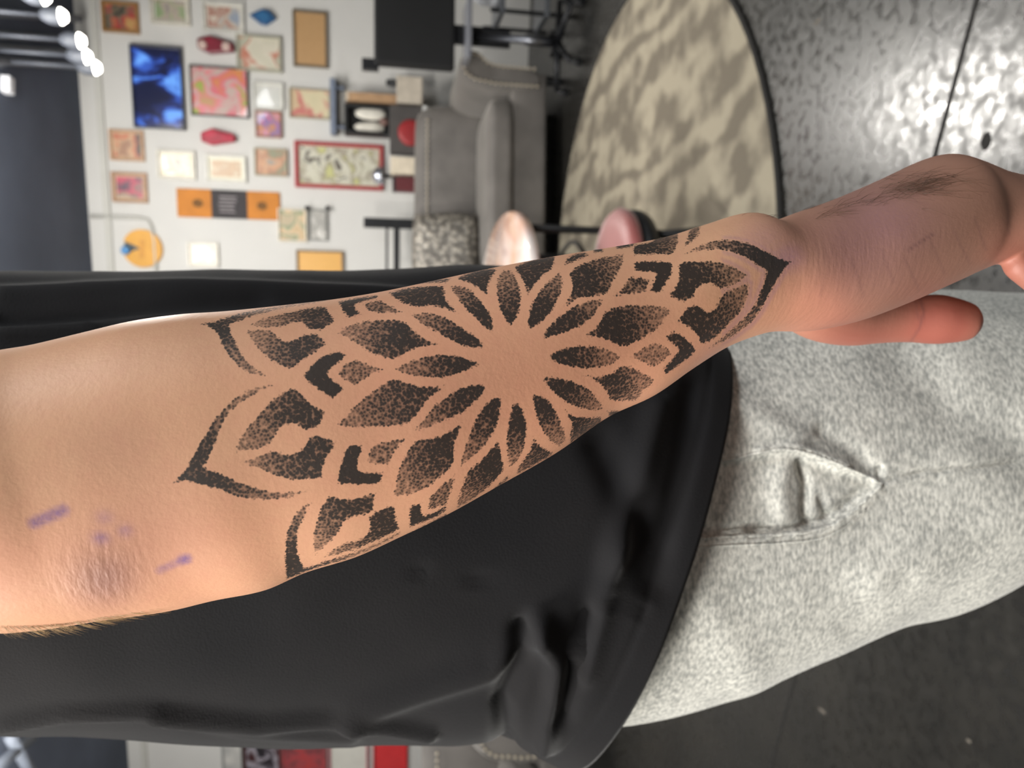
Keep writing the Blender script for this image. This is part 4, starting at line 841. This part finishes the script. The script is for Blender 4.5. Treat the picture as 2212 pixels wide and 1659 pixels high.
def skin_material(tattoo=True):
    m, nt, b = node_mat('skin_tattooed' if tattoo else 'skin'); N = nt.nodes; L = nt.links
    tc = N.new('ShaderNodeTexCoord'); V = tc.outputs['Object']
    def attr(n): a = N.new('ShaderNodeAttribute'); a.attribute_name = n; return a.outputs['Fac']
    def math_(op, a, b_=None, clamp=False):
        n = N.new('ShaderNodeMath'); n.operation = op; n.use_clamp = clamp
        for i, v in enumerate((a, b_)):
            if v is None: continue
            if isinstance(v, (int, float)): n.inputs[i].default_value = v
            else: L.new(v, n.inputs[i])
        return n.outputs[0]
    def mix(fac, a, c):
        n = N.new('ShaderNodeMix'); n.data_type = 'RGBA'
        for sock, v in ((n.inputs['Factor'], fac), (n.inputs['A'], a), (n.inputs['B'], c)):
            if isinstance(v, (int, float)): sock.default_value = v
            elif isinstance(v, tuple): sock.default_value = v + (1,)
            else: L.new(v, sock)
        return n.outputs['Result']
    def noi(scale, detail=3):
        n = N.new('ShaderNodeTexNoise'); n.inputs['Scale'].default_value = scale; n.inputs['Detail'].default_value = detail; L.new(V, n.inputs['Vector']); return n.outputs['Fac']
    n1 = noi(45, 4); n2 = noi(900, 2); n3 = noi(220, 3)
    col = mix(n1, srgb((203, 154, 120)), srgb((212, 166, 132)))
    col = mix(math_('MULTIPLY', math_('SUBTRACT', n3, .42, True), .5), col, srgb((196, 132, 112)))
    if tattoo:
        col = mix(math_('MULTIPLY', attr('tan'), .9), col, srgb((136, 100, 86)))  # shade on the hand mixed into the skin colour
        col = mix(math_('MULTIPLY', attr('redness'), .38), col, srgb((214, 136, 112)))
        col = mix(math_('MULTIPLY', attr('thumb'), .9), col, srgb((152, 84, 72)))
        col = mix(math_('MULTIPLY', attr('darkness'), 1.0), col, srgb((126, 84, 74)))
        col = mix(math_('MULTIPLY', attr('purple'), math_('ADD', math_('MULTIPLY', n2, .9), .45), True), col, srgb((104, 76, 134)))
        col = mix(math_('MULTIPLY', attr('stroke'), .6), col, srgb((96, 66, 66)))
        vo = N.new('ShaderNodeTexVoronoi'); vo.inputs['Scale'].default_value = 980; L.new(V, vo.inputs['Vector']); dist = vo.outputs['Distance']
        vo2 = N.new('ShaderNodeTexVoronoi'); vo2.inputs['Scale'].default_value = 1700; L.new(V, vo2.inputs['Vector'])
        dist = math_('ADD', math_('MULTIPLY', dist, .8), math_('MULTIPLY', vo2.outputs['Distance'], .25))
        # stippled edge and stippled density
        edge = math_('ADD', attr('ink_sdf'), math_('MULTIPLY', math_('SUBTRACT', .42, dist), 9.0))
        em = math_('MULTIPLY', math_('ADD', edge, 1.5), 1 / 3.0, True)
        dm = math_('ADD', math_('MULTIPLY', attr('ink_den'), .86), math_('MULTIPLY', math_('SUBTRACT', .72, dist), 1.1), True)
        mask = math_('MULTIPLY', math_('MULTIPLY', em, dm), .965)
        inkc = mix(noi(70, 2), srgb((24, 29, 30)), srgb((38, 36, 35)))
        col = mix(mask, col, inkc)
    L.new(col, b.inputs['Base Color'])
    b.inputs['Roughness'].default_value = .52; b.inputs['Specular IOR Level'].default_value = .42
    b.inputs['Subsurface Weight'].default_value = 0.0
    # fine relief: pores everywhere, elbow and hand creases where the skin folds
    hgt = math_('ADD', math_('MULTIPLY', n2, .12), math_('MULTIPLY', noi(420, 3), .15))
    if tattoo:
        for nm, scl, rot, k in (('wrinkle', (200, 200, 560), (0, .3, 0), .9), ('crease', (110, 110, 480), (0, -.25, 0), .4)):
            mp = N.new('ShaderNodeMapping'); mp.inputs['Rotation'].default_value = rot; L.new(V, mp.inputs['Vector'])
            mp.inputs['Scale'].default_value = scl; wv = N.new('ShaderNodeTexNoise'); wv.inputs['Scale'].default_value = 1.0; wv.inputs['Detail'].default_value = 2
            L.new(mp.outputs['Vector'], wv.inputs['Vector'])
            hgt = math_('ADD', hgt, math_('MULTIPLY', math_('MULTIPLY', wv.outputs['Fac'], attr(nm)), k))
    bp = N.new('ShaderNodeBump'); bp.inputs['Strength'].default_value = .3; bp.inputs['Distance'].default_value = .0012
    L.new(hgt, bp.inputs['Height']); L.new(bp.outputs['Normal'], b.inputs['Normal'])
    return m
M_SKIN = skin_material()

# --- rest of the body under the clothes (torso core, neck, head, other arm), joined to the arm mesh
def blob_parts():
    ps = []
    ps.append(chain([(-.095, .545, .95, .10), (-.095, .55, 1.15, .105), (-.095, .55, 1.32, .115), (-.095, .55, 1.42, .10)], 30, 28))
    ps.append(chain([(-.095, .44, 1.44, .05), (-.095, .55, 1.46, .06), (-.095, .66, 1.44, .05)], 20, 20))
    ps.append(chain([(-.095, .55, 1.44, .058), (-.085, .55, 1.53, .053), (-.07, .55, 1.60, .056)], 20, 24))
    ps.append(chain([(-.075, .55, 1.60, .066), (-.07, .55, 1.66, .083), (-.075, .55, 1.72, .086), (-.08, .55, 1.76, .07)], 20, 28))
    ps.append(chain([(.005, .55, 1.70, .012), (.022, .55, 1.665, .015), (.016, .55, 1.652, .014)], 10, 12))          # nose
    ps.append(chain([(-.005, .55, 1.60, .035), (.0, .55, 1.585, .03)], 8, 14))                                     # chin
    for s in (-1, 1):
        ps.append(chain([(-.085, .55 + s * .084, 1.69, .014), (-.09, .55 + s * .09, 1.665, .016), (-.08, .55 + s * .084, 1.64, .010)], 8, 10))  # ears
        ps.append(chain([(.0, .55 + s * .03, 1.69, .013), (.002, .55 + s * .032, 1.69, .013)], 4, 10))             # eyelids
    ps.append(chain([(.004, .535, 1.627, .009), (.008, .55, 1.629, .010), (.004, .565, 1.627, .009)], 8, 10))      # lips
    ps.append(chain([(-.095, .68, 1.44, .05), (-.095, .715, 1.30, .045), (-.105, .725, 1.17, .040), (-.07, .715, 1.05, .036), (-.035, .70, .93, .027), (-.03, .69, .88, .030), (-.03, .68, .83, .028)], 50, 20))
    for k in range(4): ps.append(chain([(-.05 + .018 * k, .68, .84, .009), (-.052 + .019 * k, .675, .80, .009), (-.05 + .018 * k, .665, .765, .008)], 12, 10))
    ps.append(chain([(-.01, .675, .87, .012), (.012, .665, .84, .010), (.014, .655, .81, .009)], 10, 10))
    return ps
vs, fs = [], []
for v, f in blob_parts():
    o0 = len(vs); vs += list(v); fs += [tuple(i + o0 for i in q) for q in f]
tmp = bpy.data.objects.new('tmp_body', me_from(vs, fs)); COL.objects.link(tmp)
mod = tmp.modifiers.new('rm', 'REMESH'); mod.mode = 'VOXEL'; mod.voxel_size = .005
mod2 = tmp.modifiers.new('sm', 'SMOOTH'); mod2.factor = .5; mod2.iterations = 5
dg = bpy.context.evaluated_depsgraph_get(); core_me = bpy.data.meshes.new_from_object(tmp.evaluated_get(dg)); bpy.data.objects.remove(tmp)
at = core_me.attributes.new('ink_sdf', 'FLOAT', 'POINT'); at.data.foreach_set('value', np.full(len(core_me.vertices), -60, np.float32))
bm = bmesh.new(); bm.from_mesh(arm_me); bm.from_mesh(core_me); body_me = bpy.data.meshes.new('body'); bm.to_mesh(body_me); bm.free()
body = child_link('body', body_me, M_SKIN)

# hair on the head
hv = lathe_mesh([(.0, .098), (.045, .088), (.078, .055), (.092, .01), (.093, -.03), (.085, -.05), (.08, -.05), (.08, .0), (0, .08)], 28, sx=1.02, sy=1.0)
o = child_link('hair', hv, mat('dark_hair', (48, 36, 28), .6, .2, 80, bump=.4, bscale=300)); o.location = (-.088, .55, 1.735)

# --- arm hair: fine strands on the back of the hand and behind the elbow
def strands(name, rows, m):
    bm = bmesh.new()
    for pts, r in rows: add_tube(bm, pts, [r, r * .9, r * .7, r * .35], 4)
    o = child_link(name, bm_mesh(bm), m); o['kind'] = 'stuff'; return o
def surf_depth(tree, x, y):
    r = Vector(ray(x, y)).normalized(); hit = tree.ray_cast(Vector(CC), r)
    return hit[0], hit[1]
from mathutils.bvhtree import BVHTree
bm = bmesh.new(); bm.from_mesh(arm_me); TREE = BVHTree.FromBMesh(bm); bm.free()
rows = []; rnd = random.Random(3)
def strand_at(x, y, dx, dy, lift, r):
    pts = []
    for k, t in enumerate((0, .33, .67, 1)):
        h, n = surf_depth(TREE, x + dx * t, y + dy * t + rnd.uniform(-2, 2))
        if h is None: return
        pts.append(h + n * (lift * math.sin(t * 2.2) + .0002))
    rows.append((pts, r))
for k in range(80):   # dense tuft behind the knuckle
    x = rnd.gauss(2000, 48); y = rnd.gauss(402, 15)
    strand_at(x - 25, y, rnd.uniform(45, 95), rnd.uniform(-26, 30), rnd.uniform(.0006, .0018), .00006)
for k in range(70):   # trail along the back of the hand
    x = rnd.uniform(1760, 2000); y = 470 - (x - 1740) * .33 + rnd.gauss(0, 8) + 8
    strand_at(x, y, rnd.uniform(25, 60), rnd.uniform(-22, 4), rnd.uniform(.0006, .0015), .00006)
# fuzz standing off the wrist and the elbow silhouettes
def fringe(a, b, n, out, along, col_r, spread):
    for k in range(n):
        t = rnd.random(); x = a[0] + (b[0] - a[0]) * t; y = a[1] + (b[1] - a[1]) * t
        h, nn = surf_depth(TREE, x, y)
        if h is None: continue
        base = h; d = float((np.array(h) - CC) @ FW); pts = []
        oo = out * rnd.uniform(.4, 1.1); al = along * rnd.uniform(.5, 1.3); wob = rnd.uniform(-.3, .3)
        for u in (0, .33, .67, 1):
            q = P(x + al * u + spread[0] * oo * (u ** .8), y + spread[1] * oo * (u - .35 * u * u * (1 + wob)), d + .004 * u)
            pts.append(Vector(q))
        rows.append((pts, col_r))
fringe((1680, 468), (1770, 446), 60, 20, 34, .00003, (0, -1))
fringe((1600, 466), (1690, 470), 30, 10, 20, .00004, (0, -1))
hair_dark = strands('arm_hair', rows, mat('arm_hair_brown', (86, 62, 46), .5, .2, 60)); rows = []
def edge_y(x):
    e = [(-10, 1356), (63, 1356), (127, 1352), (190, 1342), (253, 1331), (316, 1323), (380, 1312)]
    return float(np.interp(x, [q[0] for q in e], [q[1] for q in e]))
for k in range(170):
    x = rnd.uniform(-20, 360) * rnd.uniform(.6, 1); y = edge_y(x) - rnd.uniform(0, 5); amp = 42 * max(0.1, 1 - max(0, x) / 390)
    fringe((x, y), (x + 1, y), 1, amp, 44, .00004, (0, 1))
strands('arm_hair', rows, mat('arm_hair_blond', (186, 160, 118), .45, .2, 60))

# ------------------------------------------------------------------ t-shirt
def fold_field(pts, folds):
    d = np.zeros(len(pts))
    for poly, wd, amp in folds:
        best = np.full(len(pts), 1e9)
        for a, b in zip(poly[:-1], poly[1:]): best = np.minimum(best, seg_dist(pts, a, b))
        d += amp * np.exp(-(best / wd) ** 2)
    return d
SH_Y = .53; SH_T = .125
SH = [(-120, 600, -120, 1585), (60, 588, 60, 1594), (250, 584, 250, 1600), (500, 580, 480, 1607), (750, 578, 700, 1612), (980, 577, 900, 1616), (1150, 585, 960, 1618), (1300, 610, 1020, 1614), (1420, 650, 1085, 1606), (1500, 700, 1175, 1630)]
def build_shirt(st):
    cs, ws, ts = [], [], []
    for z, hw, t in ((1.50, .075, .10), (1.47, .10, .20), (1.42, .135, .205), (1.36, .155, .175)):
        cs.append(np.array([-.095, .545, z])); ws.append(np.array([hw, 0, 0])); ts.append(t)
    for tx, ty, bx, by in st:
        a, b = Py(tx, ty, SH_Y), Py(bx, by, SH_Y); cs.append((a + b) / 2); ws.append((a - b) / 2); ts.append(SH_T)
    global sh_dat
    sh_dat = crom(np.hstack([np.array(cs), np.array(ws), np.array(ts)[:, None]]), NVS)
    return loft(sh_dat[:, :3], sh_dat[:, 3:6], np.outer(sh_dat[:, 6], [0, -1, 0]), NUS, 2.35)
NVS, NUS = 200, 260
SH = fit_edges(SH, build_shirt)
V = build_shirt(SH); dat = sh_dat
pp = proj(V)
front = (np.tile(np.sin(np.linspace(0, 2 * np.pi, NUS, endpoint=False)), NVS) > -.15)
folds = [([(0, 1562), (150, 1536), (330, 1530), (560, 1560), (760, 1556), (930, 1590)], 13, .006),
         ([(330, 1535), (520, 1575), (760, 1600)], 10, .003), ([(760, 1550), (900, 1500), (1060, 1440), (1160, 1370)], 26, .006),
         ([(1165, 1345), (1205, 1420), (1200, 1500), (1180, 1600)], 24, .009), ([(1130, 1360), (1120, 1440), (1085, 1520), (1090, 1600)], 24, -.009),
         ([(1270, 1330), (1245, 1430), (1215, 1540)], 22, -.008), ([(1330, 1180), (1290, 1340), (1262, 1450)], 26, .006),
         ([(1300, 960), (1380, 1120), (1410, 1260)], 36, -.006), ([(1420, 880), (1390, 1000), (1330, 1200)], 30, .006), ([(1500, 830), (1480, 980), (1430, 1200)], 26, -.005),
         ([(0, 640), (300, 620), (640, 628), (900, 640)], 16, .005), ([(0, 690), (250, 668), (560, 650)], 14, -.004), ([(0, 720), (200, 705)], 14, .004)]
amp = fold_field(pp, folds) * front
nz = np.array([noise.noise(Vector(v) * 9) * .0035 + noise.noise(Vector(v) * 24) * .0012 for v in V])
amp = amp + nz
# double-stitched hem: shallow groove a few centimetres above the edge, and side seam line
rowi = np.repeat(np.arange(NVS), NUS); hem = np.exp(-((rowi - (NVS - 9)) / .9) ** 2) * -.0012
amp = amp + hem + fold_field(pp, [([(830, 1222), (1000, 1250), (1270, 1276), (1410, 1330)], 3.0, -.002)]) * front
cen = np.repeat(dat[:, :3], NUS, 0); nrm = V - cen; nrm /= np.linalg.norm(nrm, axis=1)[:, None]
V = V + nrm * amp[:, None]
# inside of the hem turned up, so that the cloth has an edge and a lining
last = V[-NUS:]; c_last = dat[-1, :3]
in1 = c_last + (last - c_last) * .985 + np.array([0, 0, .001]); in2 = V[-NUS * 8:-NUS * 7] * 1.0; in2 = dat[-8, :3] + (in2 - dat[-8, :3]) * .97
in3 = V[-NUS * 30:-NUS * 29]; in3 = dat[-30, :3] + (in3 - dat[-30, :3]) * .965
V2 = np.concatenate([V, in1, in2, in3]); fs = grid_faces(NVS + 3, NUS)
def shirt_mat():
    m, nt, b = node_mat('black_cotton'); N = nt.nodes; L = nt.links
    tc = N.new('ShaderNodeTexCoord'); no = N.new('ShaderNodeTexNoise'); no.inputs['Scale'].default_value = 16; no.inputs['Detail'].default_value = 4; L.new(tc.outputs['Object'], no.inputs['Vector'])
    cr = N.new('ShaderNodeValToRGB'); e = cr.color_ramp.elements; e[0].position = .3; e[0].color = srgb((19, 19, 21)) + (1,); e[1].position = .7; e[1].color = srgb((26, 25, 26)) + (1,)
    L.new(no.outputs['Fac'], cr.inputs['Fac']); L.new(cr.outputs['Color'], b.inputs['Base Color'])
    b.inputs['Roughness'].default_value = .9; b.inputs['Specular IOR Level'].default_value = .2; b.inputs['Sheen Weight'].default_value = .12; b.inputs['Sheen Roughness'].default_value = .4
    n2 = N.new('ShaderNodeTexNoise'); n2.inputs['Scale'].default_value = 900; L.new(tc.outputs['Object'], n2.inputs['Vector'])
    bp = N.new('ShaderNodeBump'); bp.inputs['Strength'].default_value = .25; bp.inputs['Distance'].default_value = .001; L.new(n2.outputs['Fac'], bp.inputs['Height']); L.new(bp.outputs['Normal'], b.inputs['Normal'])
    return m
M_SHIRT = shirt_mat()
shirt = child_link('t_shirt', me_from(V2, fs), M_SHIRT)
# sleeves and neck band
def open_tube(name, rows, parent_obj, m, nu=40):
    d = crom(rows, 24); c, r = d[:, :3], d[:, 3]; ax = np.gradient(c, axis=0); ax /= np.linalg.norm(ax, axis=1)[:, None]
    a = np.cross(ax, np.array([1, .1, .2])); a /= np.linalg.norm(a, axis=1)[:, None]; b = np.cross(ax, a)
    v = loft(c, a * r[:, None], b * r[:, None], nu, 2.0); v2 = loft(c[::-1], a[::-1] * (r[::-1, None] - .003), b[::-1] * (r[::-1, None] - .003), nu, 2.0)
    o = link(name, me_from(np.concatenate([v, v2]), grid_faces(len(c) * 2, nu)), m, parent_obj, True); return o
open_tube('sleeve', [(-.095, .47, 1.48, .062), (-.092, .41, 1.435, .075), (-.088, .392, 1.405, .074), (-.084, .378, 1.38, .073)], shirt, M_SHIRT)
open_tube('sleeve', [(-.095, .63, 1.47, .062), (-.095, .69, 1.42, .072), (-.097, .715, 1.34, .072), (-.10, .722, 1.26, .072)], shirt, M_SHIRT)
open_tube('neck_band', [(-.092, .55, 1.485, .085), (-.09, .55, 1.505, .076), (-.088, .55, 1.515, .07)], shirt, M_SHIRT)

# ------------------------------------------------------------------ sweatpants
PT_Y = .53; PT_T = .118
PT = [(1120, 700, 1020, 1560), (1270, 690, 1150, 1570), (1430, 665, 1320, 1575), (1600, 640, 1500, 1543), (1740, 630, 1700, 1470), (1850, 630, 1838, 1408), (1950, 631, 1960, 1362), (2060, 632, 2080, 1312), (2212, 638, 2212, 1256), (2420, 650, 2420, 1180)]
PTT = [.095, .098, .106, .110, .112, .114, .116, .117, .118, .118]
NVP, NUP = 440, 440
def build_pants(st):
    cs, ws, ts = [], [], []
    for (tx, ty, bx, by), t in zip(st, PTT):
        a, b = Py(tx, ty, PT_Y), Py(bx, by, PT_Y); cs.append((a + b) / 2); ws.append((a - b) / 2); ts.append(t)
    for z, hw, t in ((.36, .100, .105), (.24, .09, .092), (.13, .075, .08), (.10, .055, .06)):
        cs.append(np.array([-.035, .515, z])); ws.append(np.array([hw, 0, 0])); ts.append(t)
    global pt_dat
    pt_dat = crom(np.hstack([np.array(cs), np.array(ws), np.array(ts)[:, None]]), NVP)
    return loft(pt_dat[:, :3], pt_dat[:, 3:6], np.outer(pt_dat[:, 6], [0, -1, 0]), NUP, 2.25)
PT = fit_edges(PT, build_pants, 5, 1)
V = build_pants(PT); dat = pt_dat
pp = proj(V)
front = np.tile(np.sin(np.linspace(0, 2 * np.pi, NUP, endpoint=False)), NVP) > 0
SEAM = [(1480, 1000), (1570, 992), (1640, 976), (1705, 970), (1760, 982), (1830, 1010), (1880, 1032), (1905, 1048)]
OPEN = [(1480, 1166), (1560, 1160), (1660, 1156), (1740, 1150), (1790, 1138), (1835, 1112), (1870, 1080), (1905, 1048)]
SIDE = [(1905, 1048), (1935, 1030), (1990, 1020), (2080, 1012), (2212, 1002), (2400, 985)]
poly = np.array(SEAM + OPEN[::-1][1:])
ins = poly_sdf(pp, poly)
rec = np.clip(ins / 7, 0, 1)          # pocket facing lies a little under the two panels
d = -.005 * rec * front
d += fold_field(pp, [([(1735, 990), (1752, 1040), (1748, 1110), (1760, 1140)], 9, -.0045), ([(1700, 985), (1690, 1060), (1700, 1130)], 30, .004), ([(1785, 1080), (1800, 1120)], 8, -.003)]) * rec * front
d += fold_field(pp, [(OPEN[:-1], 15, -.005)]) * rec * front
d += fold_field(pp, [(SEAM[2:-2], 9, .004), (SIDE, 4, -.0035), ([(x, y + 5) for x, y in SIDE], 7, .0012), (OPEN, 6, .002)]) * front
d += fold_field(pp, [([(1500, 1250), (1580, 1400), (1620, 1470)], 50, .002), ([(1780, 930), (1840, 970), (1890, 1020)], 18, -.0035), ([(1960, 760), (2080, 900), (2212, 960)], 60, -.004), ([(2212, 1120), (2080, 1180), (1900, 1250)], 60, .005), ([(1840, 1360), (1880, 1330), (1950, 1250)], 26, -.0015), ([(1905, 1010), (1908, 1040)], 5, -.003), ([(1560, 870), (1640, 900), (1720, 950)], 30, .003)]) * front
d += np.array([noise.noise(Vector(v) * 7) * .004 + noise.noise(Vector(v) * 20) * .0012 for v in V])
cen = np.repeat(dat[:, :3], NUP, 0); nrm = V - cen; nrm[:, 2] = 0; nrm /= np.linalg.norm(nrm, axis=1)[:, None]
V = V + nrm * d[:, None]
vs, fs = list(V), grid_faces(NVP, NUP)
# other leg, behind
d2 = crom([(-.10, .60, .88, .14, .11), (-.09, .64, .72, .115, .095), (-.07, .64, .55, .095, .09), (-.06, .63, .35, .08, .08), (-.055, .62, .14, .065, .07), (-.055, .62, .10, .05, .055)], 60)
vv = loft(d2[:, :3], np.outer(d2[:, 3], [1, 0, 0]), np.outer(d2[:, 4], [0, -1, 0]), 60, 2.2)
o0 = len(vs); vs += list(vv); fs += [tuple(i + o0 for i in q) for q in grid_faces(60, 60)]
def heather():
    m, nt, b = node_mat('grey_heather_fleece'); N = nt.nodes; L = nt.links
    tc = N.new('ShaderNodeTexCoord'); mp = N.new('ShaderNodeMapping'); mp.inputs['Scale'].default_value = (.62, 1.0, 1.25); mp.inputs['Rotation'].default_value = (0, .15, 0)
    L.new(tc.outputs['Object'], mp.inputs['Vector'])
    n1 = N.new('ShaderNodeTexNoise'); n1.inputs['Scale'].default_value = 380; n1.inputs['Detail'].default_value = 3; L.new(mp.outputs['Vector'], n1.inputs['Vector'])
    n2 = N.new('ShaderNodeTexNoise'); n2.inputs['Scale'].default_value = 40; n2.inputs['Detail'].default_value = 3; L.new(mp.outputs['Vector'], n2.inputs['Vector'])
    ad = N.new('ShaderNodeMath'); ad.operation = 'MULTIPLY_ADD'; ad.inputs[1].default_value = .25; L.new(n2.outputs['Fac'], ad.inputs[0]); L.new(n1.outputs['Fac'], ad.inputs[2])
    cr = N.new('ShaderNodeValToRGB'); e = cr.color_ramp.elements; e[0].position = .46; e[0].color = srgb((150, 151, 146)) + (1,); e[1].position = .80; e[1].color = srgb((216, 215, 206)) + (1,)
    L.new(ad.outputs[0], cr.inputs['Fac']); L.new(cr.outputs['Color'], b.inputs['Base Color'])
    b.inputs['Roughness'].default_value = .95; b.inputs['Specular IOR Level'].default_value = .1; b.inputs['Sheen Weight'].default_value = .2
    bp = N.new('ShaderNodeBump'); bp.inputs['Strength'].default_value = .3; bp.inputs['Distance'].default_value = .001; L.new(n1.outputs['Fac'], bp.inputs['Height']); L.new(bp.outputs['Normal'], b.inputs['Normal'])
    return m
M_PANTS = heather()
pants = child_link('sweatpants', me_from(vs, fs), M_PANTS)
# topstitching along the pocket mouth, lying on the cloth
bm = bmesh.new(); bm.from_mesh(pants.data); PTREE = BVHTree.FromBMesh(bm); bm.free()
def stitch(pts, name, r=.0006):
    q = crom(pts, 40); out = []
    for x, y in q:
        h, n = surf_depth(PTREE, x, y)
        if h is not None: out.append(h + n * .0003)
    if len(out) > 3:
        tube(name, out, r, M_PANTS, pants, 6)
stitch(OPEN, 'pocket_edge', .0012); stitch([(x, y + 18) for x, y in OPEN[:-1]] , 'topstitch', .0005); stitch(SEAM, 'pocket_seam', .0011)
# shoes on the floor
for (x, y) in ((-.02, .49), (-.045, .63)):
    prof = [(0, 0), (.05, 0), (.052, .03), (.048, .07), (.038, .105), (.03, .11)]
    sh = child_link('shoe', lathe_mesh([(0, 0.0), (1.0, 0.0), (1.03, .012), (1.0, .03), (.93, .06), (.72, .09), (.5, .11), (.42, .125), (0, .125)], 32, sx=.135, sy=.05), mat('shoe_black', (30, 30, 32), .5)); sh.location = (x + .045, y, 0.001)
    so = link('sole', lathe_mesh([(0, 0), (1.02, 0), (1.05, .012), (1.04, .028), (0, .028)], 32, sx=.137, sy=.052), mat('sole_white', (210, 210, 205), .6), sh, True)
    for k in range(3): link('lace', lathe_mesh([(0, 0), (.03, 0), (.032, .003), (0, .004)], 12, sx=.25), mat('lace_white', (220, 220, 215), .7), sh).location = (.03 + k * .022, 0, .098 - k * .013)
